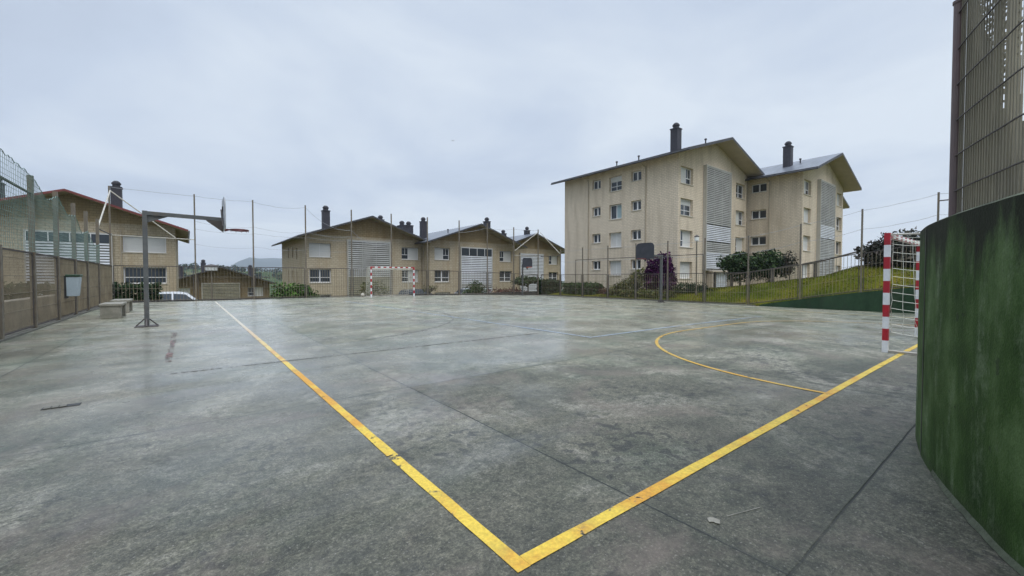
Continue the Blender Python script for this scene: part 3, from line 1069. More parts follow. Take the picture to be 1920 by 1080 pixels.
def house(label, x0, yf, ztop, nf, zbase, wallm, soffm, cols, gstyles, bands, glass_top=0.0, verge='verge', roofm='roof', W=13.4, L=13.6,
          chims=(), side=(), loz=None, vents=(), eave_o=0.95, front_o=1.5, pipes=(), SL=0.35, ew=1.50):
    """gabled block, gable towards -Y. ztop = centre height of the top storey windows"""
    ze = ztop + ew
    xm = x0 + W / 2
    zr = ze + SL * W / 2
    root = thing('gabled_house' if nf < 4 else 'apartment_building', (xm, yf + L / 2, zbase), label, 'house' if nf < 4 else 'apartment building',
                 'cream gabled apartment blocks')
    PF = lambda u, z, d: (u, yf + d, z)
    PL = lambda u, z, d: (x0 + d, u, z)
    wb = MB()
    opens, styles = [], []
    for k in range(nf):
        zc_ = ztop - FH * k
        for ci, (a, b) in enumerate(cols):
            if zc_ - 0.75 > zbase:
                opens.append((x0 + a, x0 + b, zc_ - 0.74, zc_ + 0.74))
                styles.append(gstyles[ci][k] if k < len(gstyles[ci]) else 'closed')
    facade(wb, PF, x0, x0 + W, zbase, ze, opens)
    if wallm == 'brick_olive':
        gb = MB()
        zg = ze - 0.02
        e_ = 1.2
        gb.face([(x0 + e_, yf - 0.004, ze + SL * e_ - 0.25), (x0 + W - e_, yf - 0.004, ze + SL * e_ - 0.25), (x0 + W - e_, yf - 0.004, ze + SL * e_), (xm, yf - 0.004, zr), (x0 + e_, yf - 0.004, ze + SL * e_)])
        link('gable', gb, M['brick_gable'], root)
    wb.face([(x0, yf, ze), (x0 + W, yf, ze), (xm, yf, zr)])
    so = [(o[0], o[1], o[2], o[3]) for o in side]
    facade(wb, PL, yf, yf + L, zbase, ze, so)
    wb.face([(x0 + W, yf, zbase), (x0 + W, yf + L, zbase), (x0 + W, yf + L, ze), (x0 + W, yf, ze)])
    wb.face([(x0, yf + L, zbase), (x0 + W, yf + L, zbase), (x0 + W, yf + L, ze), (xm, yf + L, zr), (x0, yf + L, ze)])
    link('wall', wb, M[wallm], root)
    for o, s in zip(opens, styles):
        window(root, PF, o, s)
    for o in side:
        window(root, PL, o[:4], o[4])
    lz = loz or (ztop - FH * nf + 1.5, ze - 0.15)
    louvre(root, PF, x0 + 4.35, x0 + 9.15, lz[0], lz[1], bands, glass_top)
    # roof: two thick leaning slabs
    rf = MB()
    y0, y1 = yf - front_o, yf + L + 1.2
    th = 0.24 if nf > 3 else 0.18
    g = 0.004
    xe0, xe1 = x0 - eave_o, x0 + W + eave_o
    zl = ze - SL * eave_o + g
    zr2 = zr + g
    for (xa, za, xb, zb) in ((xe0, zl, xm, zr2), (xm, zr2, xe1, zl)):
        rf.k = 0
        rf.face([(xa, y0, za + th), (xb, y0, zb + th), (xb, y1, zb + th), (xa, y1, za + th)])
        rf.k = 1
        rf.face([(xa, y0, za), (xa, y1, za), (xb, y1, zb), (xb, y0, zb)])
        rf.k = 2
        rf.face([(xa, y0, za), (xb, y0, zb), (xb, y0, zb + th), (xa, y0, za + th)])
        rf.face([(xa, y1, za), (xa, y1, za + th), (xb, y1, zb + th), (xb, y1, zb)])
    rf.face([(xe0, y0, zl), (xe0, y0, zl + th), (xe0, y1, zl + th), (xe0, y1, zl)])
    rf.face([(xe1, y0, zl), (xe1, y1, zl), (xe1, y1, zl + th), (xe1, y0, zl + th)])
    ro = link('roof', rf, [M[roofm], M[soffm], M[verge]], root)
    for xx in (xe0 - 0.06, xe1 + 0.06):
        gm = MB()
        gm.tube((xx, y0 + 0.02, zl + 0.05), (xx, y1 - 0.02, zl + 0.05), 0.055, n=8)
        link('gutter', gm, M['verge'], ro)
    for (cx, cy, ch, pots) in chims:
        chimney(ro, cx, cy, zr - abs(cx - xm) * SL + th, ch, 0.72 if pots == 1 else 1.5, pots)
    for (vx, vy) in vents:
        vm = MB()
        zz = zr - abs(vx - xm) * SL + th
        vm.tube((vx, vy, zz - 0.1), (vx, vy, zz + 0.35), 0.06)
        vm.tube((vx, vy, zz + 0.35), (vx, vy, zz + 0.47), 0.11)
        link('vent_pipe', vm, M['chimney'], ro)
    for (kind, u) in pipes:
        pm = MB()
        if kind == 'L':
            pm.tube((x0 - 0.07, u, zbase + 0.1), (x0 - 0.07, u, ze - 0.55), 0.05)
            pm.tube((x0 - 0.07, u, ze - 0.55), (x0 - eave_o + 0.05, u, zl - 0.03), 0.05)
        else:
            pm.tube((u, yf - 0.07, zbase + 0.1), (u, yf - 0.07, ze - 0.4), 0.05)
        link('downpipe', pm, M['pipe'], root)
    return root


Wd = 13.4
# tall block A
small = lambda y, z: (y - 0.55, y + 0.55, z - 0.46, z + 0.46)
ztA = 10.30
sideA = []
for k in range(4):
    z = ztA - FH * k
    sideA.append((*small(28.35, z + 0.62), ['two', 'two', 'two', 'two'][k]))
    sideA.append((25.2, 26.7, z - 0.42, z + 1.02, ['half', 'open', 'closed', 'closed'][k]))
    sideA.append((*small(23.55, z + 0.60), 'two'))
hA = house('tall cream apartment block nearest the court, its long side of small windows facing the fence', 33.3, 19.3, ztA, 4, -0.6, 'brick', 'soffit',
           [(0.40, 2.45), (10.95, 13.0)], [['left', 'half', 'right', 'closed'], ['four', 'left', 'right', 'closed']],
           [(0.56, 'slat_grey'), (0.17, 'slat_white'), (0.10, 'slat_grey'), (0.17, 'slat_white')],
           chims=[(36.6, 21.5, 2.0, 1)], side=sideA, loz=(2.0, 11.7), vents=[(34.2, 26.5), (34.6, 24.2), (38.3, 19.5)], pipes=[('L', 29.4), ('L', 22.5)], SL=0.312, ew=1.74)
sideB = [(*small(18.4, ztA - FH * k + 0.45), 'two') for k in range(3)]
sideB = [(a - 0.25, b + 0.15, c, d, s) for a, b, c, d, s in sideB]
hB = house('tall cream apartment block on the right with a grey sheet roof behind the grass bank', 47.3, 14.4, ztA, 4, -0.3, 'brick', 'soffit',
           [(0.40, 2.45), (10.95, 13.0)], [['left', 'closed', 'right', 'closed'], ['closed', 'four', 'two', 'closed']],
           [(0.45, 'slat_grey'), (0.14, 'slat_white'), (0.41, 'slat_grey')],
           chims=[(50.6, 16.8, 2.0, 1)], side=sideB, loz=(1.2, 11.5), vents=[(51.7, 16.0)], pipes=[('L', 17.3)], L=9.0)
hF = house('apartment block mostly hidden behind the right tall block, only a dark eave showing', 61.0, 18.6, 10.2, 4, -0.3, 'brick', 'soffit',
           [(0.40, 2.45), (10.95, 13.0)], [['closed'] * 4, ['closed'] * 4], [(1.0, 'slat_grey')], loz=(1.2, 11.4))
# low row C, D, E
ztC = 4.30
slits = []
for zz in (ztC - 0.1, ztC - FH - 0.1):
    for yy in (52.3, 54.6, 57.2):
        slits.append((yy - 0.28, yy + 0.28, zz - 0.75 + (0.25 if yy > 54 else 0), zz + 0.55 + (0.2 if yy > 54 else 0), 'slit'))
hC = house('low olive brick house behind the far goal with wide grey slatted screen', 9.8, 48.0, ztC, 3, -3.2, 'brick_olive', 'soffit_dark',
           [(0.40, 2.60), (10.75, 13.0)], [['closed', 'four', 'four'], ['right', 'right', 'closed']],
           [(0.5, 'slat_grey'), (0.5, 'slat_olive')],
           chims=[(12.3, 49.6, 1.9, 1), (20.2, 54, 1.9, 1), (22.0, 50.2, 1.5, 2)], side=slits, loz=(-2.6, 5.6))
hD = house('low olive brick house at centre with white slatted screen topped by dark glazing', 23.25, 46.0, ztC, 3, -3.2, 'brick_olive', 'soffit_dark',
           [(0.70, 2.85), (10.65, 12.75)], [['left', 'four', 'closed'], ['right', 'four', 'closed']],
           [(0.55, 'slat_white'), (0.08, 'slat_grey'), (0.37, 'slat_white')], glass_top=1.0,
           chims=[(24.9, 51.0, 2.2, 1), (32.6, 47.2, 1.6, 1)], loz=(-2.6, 5.3), vents=[(26.4, 47.0)], pipes=[('L', 47.5)], L=14.5)
hE = house('low olive brick house partly hidden by the tall block, beside the far corner post', 36.65, 50.4, ztC, 3, -3.2, 'brick_olive', 'soffit_dark',
           [(0.70, 2.85), (10.65, 12.75)], [['closed', 'four', 'closed'], ['right', 'four', 'closed']],
           [(0.6, 'slat_white'), (0.4, 'slat_white')],
           chims=[(39.4, 52.5, 1.3, 1), (43.9, 52.0, 0.9, 1)], loz=(-2.6, 5.2), L=12)
hL = house('low cream house at far left with red roof edge behind the green netting', -14.25, 49.0, ztC, 3, -3.2, 'brick_olive', 'soffit_dark',
           [(0.50, 2.65), (9.85, 12.75)], [['left', 'four', 'closed'], ['closed', 'four', 'closed']],
           [(1.0, 'slat_white')], glass_top=0.75, verge='verge_red', roofm='roof_red',
           chims=[(-11.9, 51.5, 2.0, 1), (-4.9, 51.0, 1.9, 1)], loz=(-2.6, 5.1), pipes=[('F', -4.5)])
hG = house('distant low brown house down the slope between two nearer houses', -2.6, 80.0, -0.95, 2, -9.5, 'brick_brown', 'soffit_dark',
           [(0.70, 2.85), (10.3, 12.5)], [['right', 'closed'], ['right', 'closed']],
           [(1.0, 'slat_olive')], loz=(-4.4, 0.5), chims=[(-0.9, 86, 1.3, 1), (2.2, 92, 1.5, 1), (8.9, 88, 1.6, 1)])

# porch at the foot of the tall block's screen
mb = MB()
mb.box((38.4, 18.75, -0.3), (38.6, 19.28, 1.85))
mb.box((42.1, 18.75, -0.3), (42.3, 19.28, 1.85))
mb.box((38.3, 18.7, 1.85), (42.4, 19.28, 2.0))
pr = link('porch', mb, M['soffit'], hA)
mb = MB()
mb.box((38.6, 19.2, 0.1), (40.0, 19.26, 1.85))
link('door', mb, M['door'], pr)
mb = MB()
mb.box((40.0, 19.18, 0.1), (42.1, 19.25, 1.85))
for k in range(8):
    mb.box((40.0, 19.12, 0.2 + 0.2 * k), (42.1, 19.18, 0.3 + 0.2 * k))
link('slatted_panel', mb, M['slat_white'], pr)


# ------------------------------------------------------------------ fences
def grating(P, u0, u1, z0, z1, pitch=0.055, dep=0.0125, w=0.004, rod=0.30, rr=0.004, zf0=None, zf1=None):
    """bar grating between two posts; P(u, z, d) maps to the world. zf: sloping bottom / top at u1"""
    mb = MB()
    n = max(2, int(round((u1 - u0) / pitch)))
    for i in range(n + 1):
        u = u0 + (u1 - u0) * i / n
        a = z0 + ((zf0 - z0) * i / n if zf0 is not None else 0)
        b = z1 + ((zf1 - z1) * i / n if zf1 is not None else 0)
        mb.pbox(P, u - w / 2, u + w / 2, a, b, -dep / 2, dep / 2)
    k = z0 + 0.05
    while k < z1:
        f = (k - z0) / (z1 - z0)
        k1 = k if zf0 is None else zf0 + (zf1 - zf0) * f
        mb.tube(P(u0, k, 0), P(u1, k1, 0), rr, n=4, cap=False)
        k += rod
    return mb


def rail_frame(P, u0, u1, z0, z1, za=None, zb=None, t=0.04):
    mb = MB()
    za = z0 if za is None else za
    zb = z1 if zb is None else zb
    mb.bar(P(u0, z1, 0), P(u1, zb, 0), t, t)
    mb.bar(P(u0, z0, 0), P(u1, za, 0), t, t)
    mb.bar(P(u0, z0, 0), P(u0, z1 - t / 2, 0), t * 0.8, t * 0.8)
    mb.bar(P(u1, za, 0), P(u1, zb - t / 2, 0), t * 0.8, t * 0.8)
    return mb


def sagwire(a, b, sag, n=10, bumpy=0.0, seed=0):
    rnd = random.Random(seed)
    a, b = Vector(a), Vector(b)
    pts = []
    for i in range(n + 1):
        t = i / n
        p = a.lerp(b, t)
        p.z -= sag * 4 * t * (1 - t) + (rnd.uniform(-bumpy, bumpy) if 0 < i < n else 0)
        pts.append(p)
    return pts


# far fence, along X at Y = 29.4
YF = 29.40
PFf = lambda u, z, d: (u, YF + d, z)
far = thing('court_fence', (11.7, YF, 0), 'brown steel mesh fence with tall posts across the far end behind the far goal', 'fence')
fx = [-3.1, 0.35, 3.15, 6.05, 8.95, 11.8, 14.7, 17.55, 20.35, 23.25, 26.2]
for i, x in enumerate(fx):
    zb = court_z(x)
    mb = MB()
    mb.box((x - 0.035, YF - 0.035, zb), (x + 0.035, YF + 0.035, 6.0 - (0.12 if i in (9, 10) else 0)))
    mb.box((x - 0.10, YF - 0.10, zb + 0.001), (x + 0.10, YF + 0.10, zb + 0.015))
    link('post', mb, M['steel'], far)
for i in range(len(fx) - 1):
    a, b = fx[i] + 0.10, fx[i + 1] - 0.10
    za, zb = court_z(fx[i]) + 0.06, court_z(fx[i + 1]) + 0.06
    fo = link('panel_frame', rail_frame(PFf, a, b, za, za + 1.88, zb, zb + 1.88), M['steel_dark'], far)
    link('grating', grating(PFf, a, b, za, za + 1.88, 0.15, 0.012, 0.016, 0.62, 0.007, zb, zb + 1.88), M['grating'], fo)
for a, b in (((-3.1, YF, 3.5), (0.35, YF, 3.45)), ((23.25, YF, 3.35), (26.2, YF, 3.35))):
    mb = MB()
    mb.tube(a, b, 0.025)
    link('upper_rail', mb, M['galv'], far)
for a, b in (((-3.05, YF, 5.75), (-0.5, YF, 3.5)), ((26.15, YF, 5.6), (23.35, YF, 3.75))):
    mb = MB()
    mb.tube(a, b, 0.03)
    link('brace', mb, M['galv'], far)
rnd = random.Random(3)
sags = [0.05, 0.10, 0.35, 0.9, 1.3, 0.3, 0.6, 0.15, 0.25, 0.10]
mb = MB()
tops = [5.95, 5.9, 5.9, 5.85, 4.6, 4.0, 3.2, 5.0, 5.6, 5.7, 5.8]
for i in range(len(fx) - 1):
    if i in (5, 6):
        continue
    mb.path(sagwire((fx[i], YF, tops[i]), (fx[i + 1], YF, tops[i + 1]), sags[i] * 0.5, 12, 0.015, i), 0.009)
link('top_wire', mb, M['wire'], far)
for i in range(1, 5):
    mb = MB()
    mb.path(sagwire((fx[i], YF, 4.1 - 0.05 * i), (fx[i + 1], YF, 4.0 - 0.05 * i), 0.08, 10, 0.012, i + 20), 0.006)
    link('loose_wire', mb, M['wire'], far)
    mb = MB()
    mb.path(sagwire((fx[i], YF, 4.6 - 0.1 * i), (fx[i + 1], YF, 4.45 - 0.1 * i), 0.16, 10, 0.02, i + 40), 0.006)
    link('loose_wire', mb, M['wire'], far)
    mb = MB()
    mb.path(sagwire((fx[i], YF, 3.2), (fx[i + 1], YF, 3.1), 0.10, 10, 0.012, i + 60), 0.005)
    link('loose_wire', mb, M['wire'], far)

# left fence, along Y at X = -3.05
XL = -3.05
PLf = lambda u, z, d: (XL + d, u, z)
left = thing('court_fence', (XL, 17, 0), 'brown bar grating fence along the left side carrying sagging green netting', 'fence')
ly = [2.5, 5.2, 7.8, 10.4, 13.1, 15.55, 18.0, 20.4, 22.6, 25.2]
for y in ly:
    h = 1.98 if y in (13.1, 7.8) else 3.85
    mb = MB()
    r = 0.05 if h > 2 else 0.06
    mb.box((XL - r, y - r, 0.04), (XL + r, y + r, h))
    link('post', mb, M['steel'], left)
lyy = ly + [29.3]
for i in range(len(lyy) - 1):
    a, b = lyy[i] + 0.06, lyy[i + 1] - 0.06
    fo = link('panel_frame', rail_frame(PLf, a, b, 0.10, 1.92, t=0.035), M['steel_dark'], left)
    link('grating', grating(PLf, a, b, 0.10, 1.92, 0.055, 0.007 if i < 6 else 0.011, 0.0035, 0.40, 0.006), M['grating'], fo)
mb = MB()
mb.tube((XL, 10.4, 3.42), (XL, 15.5, 3.40), 0.03)
link('upper_rail', mb, M['steel_dark'], left)
mb = MB()
mb.tube((XL, 29.3, 5.75), (XL, 25.25, 3.45), 0.03)
link('brace', mb, M['galv'], left)
mb = MB()
mb.tube((XL, 29.3, 3.5), (XL, 25.25, 3.45), 0.025)
link('brace_rail', mb, M['steel_dark'], left)
# netting hung on the tall posts
rnd = random.Random(11)


def net_top(y):
    base = lerp_list(y, [(8, 4.05), (13.1, 3.95), (15.5, 3.82), (16.8, 3.42), (18, 3.72), (19.2, 3.30), (20.4, 3.42), (21.5, 2.9), (22.6, 3.1), (24, 2.6), (25.2, 2.75)])
    return base


mb = MB()
step = 0.11
yy = 8.0
cols_ = []
while yy <= 25.2:
    zt = net_top(yy) + rnd.uniform(-0.03, 0.03)
    col_ = []
    z = 1.95
    k = 0
    while z < zt:
        col_.append(Vector((XL + 0.05 + 0.03 * mnoise.noise(Vector((yy * 0.8, z, 0))), yy + 0.03 * mnoise.noise(Vector((yy, z * 2, 4))), z)))
        z += step
    col_.append(Vector((XL + 0.05, yy, zt)))
    cols_.append(col_)
    yy += step
for i, c in enumerate(cols_):
    mb.path(c, 0.0042, 3)
    if i + 1 < len(cols_):
        d = cols_[i + 1]
        for p, q in zip(c[:-1], d[:-1]):
            if rnd.random() > 0.06:
                mb.tube(p, q, 0.0042, 0.0042, 3, cap=False)
        mb.tube(c[-1], d[-1], 0.009, 0.009, 3, cap=False)
link('net', mb, M['net_green'], left)

# right fence, along Y at X = 26.5
XR = 26.50
PRf = lambda u, z, d: (XR + d, u, z)
right = thing('court_fence', (XR, 14, -0.3), 'brown steel mesh fence along the right side stepping up the grass bank', 'fence')
ry = [-2.45, 0.2, 2.85, 5.5, 8.12, 10.8, 13.45, 16.1, 18.72, 21.35, 24.05, 26.7]


def rbase(y):
    return max(court_z(XR), wall_top(y)) if y < 12 else court_z(XR)


for y in ry:
    zb = rbase(y)
    mb = MB()
    mb.box((XR - 0.035, y - 0.035, zb), (XR + 0.035, y + 0.035, zb + (4.15 if y < 12 else 4.25)))
    mb.box((XR - 0.09, y - 0.09, zb + 0.002), (XR + 0.09, y + 0.09, zb + 0.014))
    link('post', mb, M['steel'], right)
ryy = ry + [29.35]
for i in range(len(ryy) - 1):
    a, b = ryy[i] + 0.10, ryy[i + 1] - 0.10
    za, zb = rbase(ryy[i]) + 0.07, rbase(ryy[i + 1]) + 0.07
    fo = link('panel_frame', rail_frame(PRf, a, b, za, za + 1.88, zb, zb + 1.88), M['steel_dark'], right)
    link('grating', grating(PRf, a, b, za, za + 1.88, 0.15, 0.012, 0.016, 0.62, 0.007, zb, zb + 1.88), M['grating'], fo)
mb = MB()
for i in range(len(ry) - 1):
    for dz, sg in ((4.08, 0.06), (3.15, 0.10)):
        mb.path(sagwire((XR, ry[i], rbase(ry[i]) + dz), (XR, ry[i + 1], rbase(ry[i + 1]) + dz), sg, 8, 0.01, i), 0.008)
link('top_wire', mb, M['wire'], right)
for a, b in (((XR, 0.2, 4.75), (XR, 2.85, 4.75)), ((XR, 29.35, 3.35), (XR, 26.7, 3.3))):
    mb = MB()
    mb.tube(a, b, 0.028)
    link('upper_rail', mb, M['steel_dark'], right)
mb = MB()
mb.tube((XR - 0.1, 29.3, 5.6), (XR, 26.8, 3.5), 0.03)
link('brace', mb, M['galv'], right)
mb = MB()
mb.tube((XR + 0.06, 24.9, 2.85), (XR + 0.06, 13.6, 2.85), 0.025)
mb.tube((XR + 0.06, 24.9, -0.2), (XR + 0.06, 24.9, 2.85), 0.025)
mb.tube((XR + 0.06, 13.6, -0.2), (XR + 0.06, 13.6, 2.85), 0.025)
link('ball_stop_frame', mb, M['steel_dark'], right)

# low green retaining wall on the right
mb = MB()
yv = [-8.0, -4, 0, 2.85, 4.2, 5.5, 6.8, 8.1, 9.2, 10.1]
for a, b in zip(yv[:-1], yv[1:]):
    za, zb = wall_top(a), wall_top(b)
    mb.hexa([(26.36, a, -0.6), (26.36, b, -0.6), (26.60, b, -0.6), (26.60, a, -0.6), (26.36, a, za), (26.36, b, zb), (26.60, b, zb), (26.60, a, za)])
tag(link('retaining_wall', mb, M['green_low'], origin=(26.48, 3, -0.35)), 'low green retaining wall sloping down below the grass bank', 'wall')

# big curved green wall, near right
ctl = [(1.4, -1.05), (1.9, -0.60), (2.4, -0.25), (2.9, 0.045), (3.15, 0.152), (3.42, 0.260), (3.65, 0.345), (3.95, 0.442), (4.18, 0.505), (4.5, 0.570), (4.8, 0.618), (5.2, 0.642), (5.8, 0.61), (6.6, 0.47), (7.6, 0.2), (9.0, -0.15), (13.0, -0.7), (20, -1.0), (26.3, -1.0)]


def cr(p0, p1, p2, p3, t):
    return tuple(0.5 * ((2 * b) + (-a + c) * t + (2 * a - 5 * b + 4 * c - d) * t * t + (-a + 3 * b - 3 * c + d) * t ** 3) for a, b, c, d in zip(p0, p1, p2, p3))


wpath = []
for i in range(len(ctl) - 1):
    p = [ctl[max(0, i - 1)], ctl[i], ctl[i + 1], ctl[min(len(ctl) - 1, i + 2)]]
    for k in range(6):
        wpath.append(cr(*p, k / 6))
wpath.append(ctl[-1])
WZ = 1.672


def offs(path, d):
    r = []
    for i in range(len(path)):
        a, b = Vector(path[max(0, i - 1)]), Vector(path[min(len(path) - 1, i + 1)])
        t = (b - a).normalized()
        r.append((path[i][0] + t.y * d, path[i][1] - t.x * d))
    return r


back = offs(wpath, 0.25)
rim = offs(wpath, 0.032)
big = thing('curved_wall', (4.17, 0.5, 0), 'tall curved green concrete wall filling the right edge in front of the near goal', 'wall')
mb = MB()
zs_ = [0.0, 0.4, 0.8, 1.2, WZ]
for i in range(len(wpath) - 1):
    mb.k = 0
    for z0, z1 in zip(zs_[:-1], zs_[1:]):
        mb.face([(*wpath[i], z0), (*wpath[i + 1], z0), (*wpath[i + 1], z1), (*wpath[i], z1)])
    mb.face([(*back[i], 0), (*back[i], WZ + 0.018), (*back[i + 1], WZ + 0.018), (*back[i + 1], 0)])
    mb.k = 1
    mb.face([(*wpath[i], WZ), (*wpath[i + 1], WZ), (*rim[i + 1], WZ + 0.018), (*rim[i], WZ + 0.018)])
    mb.face([(*rim[i], WZ + 0.018), (*rim[i + 1], WZ + 0.018), (*back[i + 1], WZ + 0.018), (*back[i], WZ + 0.018)])
link('wall_face', mb, [M['green_wall'], M['wall_top']], big)
# raised construction joint
j = min(range(len(wpath)), key=lambda i: (wpath[i][0] - 4.17) ** 2)
mb = MB()
f0 = offs(wpath, -0.003)
mb.face([(*f0[j], 0.02), (*f0[j + 1], 0.02), (*f0[j + 1], WZ - 0.01), (*f0[j], WZ - 0.01)])
a, b = Vector(f0[j]), Vector(f0[j + 1])
mb = MB()
b = a + (b - a).normalized() * 0.03
mb.face([(a.x, a.y, 0.02), (b.x, b.y, 0.02), (b.x, b.y, WZ - 0.01), (a.x, a.y, WZ - 0.01)])
link('wall_joint', mb, M['edge_dark'], big)
# rough mortar fillet at the foot
mb = MB()
rnd = random.Random(8)
f1 = offs(wpath, -0.05)
w_ = [0.014 + 0.012 * mnoise.noise(Vector((q_[0] * 9, q_[1] * 9, 0))) for q_ in wpath]
for i in range(40):
    a0, a1 = Vector(wpath[i]), Vector(wpath[i + 1])
    b0, b1 = a0.lerp(Vector(f1[i]), w_[i] / 0.05), a1.lerp(Vector(f1[i + 1]), w_[i + 1] / 0.05)
    mb.face([(a0.x, a0.y, 0.035), (a1.x, a1.y, 0.035), (b1.x, b1.y, 0.005), (b0.x, b0.y, 0.005)])
link('mortar_fillet', mb, M['coping'], big)

# grating fence on top of the curved wall
mid = offs(wpath, 0.035)
nf_ = thing('wall_top_fence', (3.46, 0.28, WZ), 'dense brown bar grating fence standing on the curved green wall at top right', 'fence')
ip = min(range(len(mid)), key=lambda i: abs(mid[i][0] - 3.70))
mb = MB()
px_, py_ = mid[ip]
mb.tube((px_, py_, WZ), (px_, py_, 2.965), 0.028, n=14)
mb.tube((px_, py_, 2.965), (px_, py_, 2.98), 0.033, n=14)
link('post', mb, M['steel_red'], nf_)
mb = MB()
mb.tube((1.35, -1.09, WZ), (1.35, -1.09, 3.9), 0.030, n=14)
link('post', mb, M['steel_red'], nf_)
mb = MB()
dist = 0.05
k = ip
pts = [Vector(p) for p in mid[:ip + 1]][::-1]
acc = [0.0]
for a, b in zip(pts[:-1], pts[1:]):
    acc.append(acc[-1] + (b - a).length)


def at_len(s):
    for i in range(len(acc) - 1):
        if s <= acc[i + 1]:
            t = (s - acc[i]) / (acc[i + 1] - acc[i])
            return pts[i].lerp(pts[i + 1], t), (pts[i + 1] - pts[i]).normalized()
    return pts[-1], (pts[-1] - pts[-2]).normalized()


rnd = random.Random(4)
s = 0.045
while s < acc[-1] - 0.05:
    p, d = at_len(s)
    nrm = Vector((-d.y, d.x))
    tw = rnd.uniform(-0.05, 0.05)
    hd = (nrm + d * tw) * 0.0028
    hw = d * 0.0015
    z0, z1 = WZ + 0.012, 3.75
    q = [p - hd - hw, p - hd + hw, p + hd + hw, p + hd - hw]
    mb.hexa([(a.x, a.y, z0) for a in q] + [(a.x, a.y, z1) for a in q])
    s += 0.030
link('grating', mb, M['grating_near'], nf_)


def back_top(px, rnd):
    for x, y in ((1818, -40), (1850, (px - 1816) * 3.2), (1866, -40), (1879, 205), (1897, -40), (1901.5, 117), (1908, 185), (1917, 233), (1930, 275), (1945, 330)):
        if px < x:
            return y
    return 340


mb = MB()
s = 0.03
while s < acc[-1] - 0.05:
    p, d = at_len(s)
    nrm = Vector((-d.y, d.x))
    p = p + nrm * 0.03
    cc, ss = math.cos(math.radians(38.1)), math.sin(math.radians(38.1))
    tt = p.x * ss + p.y * cc
    pxx = 960 + 775 * (p.x * cc - p.y * ss) / tt
    z1 = min(3.7, CAMH + (521 - back_top(pxx, rnd)) / 775 * tt + rnd.uniform(-0.02, 0.02))
    hd, hw = nrm * 0.004, d * 0.0105
    if z1 < 3.6 and pxx < 1900:
        zz = z1
        while zz < 3.7:
            gl, sl = rnd.uniform(0.014, 0.040), rnd.uniform(0.006, 0.018)
            q = [p - nrm * 0.004 - d * 0.0105, p - nrm * 0.004 + d * 0.0105, p + nrm * 0.004 + d * 0.0105, p + nrm * 0.004 - d * 0.0105]
            mb.hexa([(a.x, a.y, zz + gl) for a in q] + [(a.x, a.y, zz + gl + sl) for a in q])
            zz += gl + sl
    if z1 > WZ + 0.03:
        q = [p - hd - hw, p - hd + hw, p + hd + hw, p + hd - hw]
        mb.hexa([(a.x, a.y, WZ + 0.012) for a in q] + [(a.x, a.y, z1) for a in q])
    s += 0.0235
link('backing_strips', mb, M['grating_near'], nf_)
mb = MB()
z = WZ + 0.155
while z < 3.8:
    prev = None
    s = 0.0
    while s < acc[-1]:
        p, d = at_len(s)
        nrm = Vector((-d.y, d.x))
        p = p - nrm * 0.009
        if prev is not None:
            mb.tube((prev.x, prev.y, z), (p.x, p.y, z), 0.0042, n=5, cap=False)
        prev = p
        s += 0.12
    z += 0.214
    link('cross_rod', mb, M['steel_dark'], nf_)
    mb = MB()

# low concrete wall outside the left fence
mb = MB()
mb.box((-3.75, -2, -0.4), (-3.45, 29.2, 0.72))
tag(link('low_concrete_wall', mb, M['wall_concrete'], origin=(-3.6, 14, -0.2)), 'low grey concrete wall just outside the left mesh fence', 'wall')


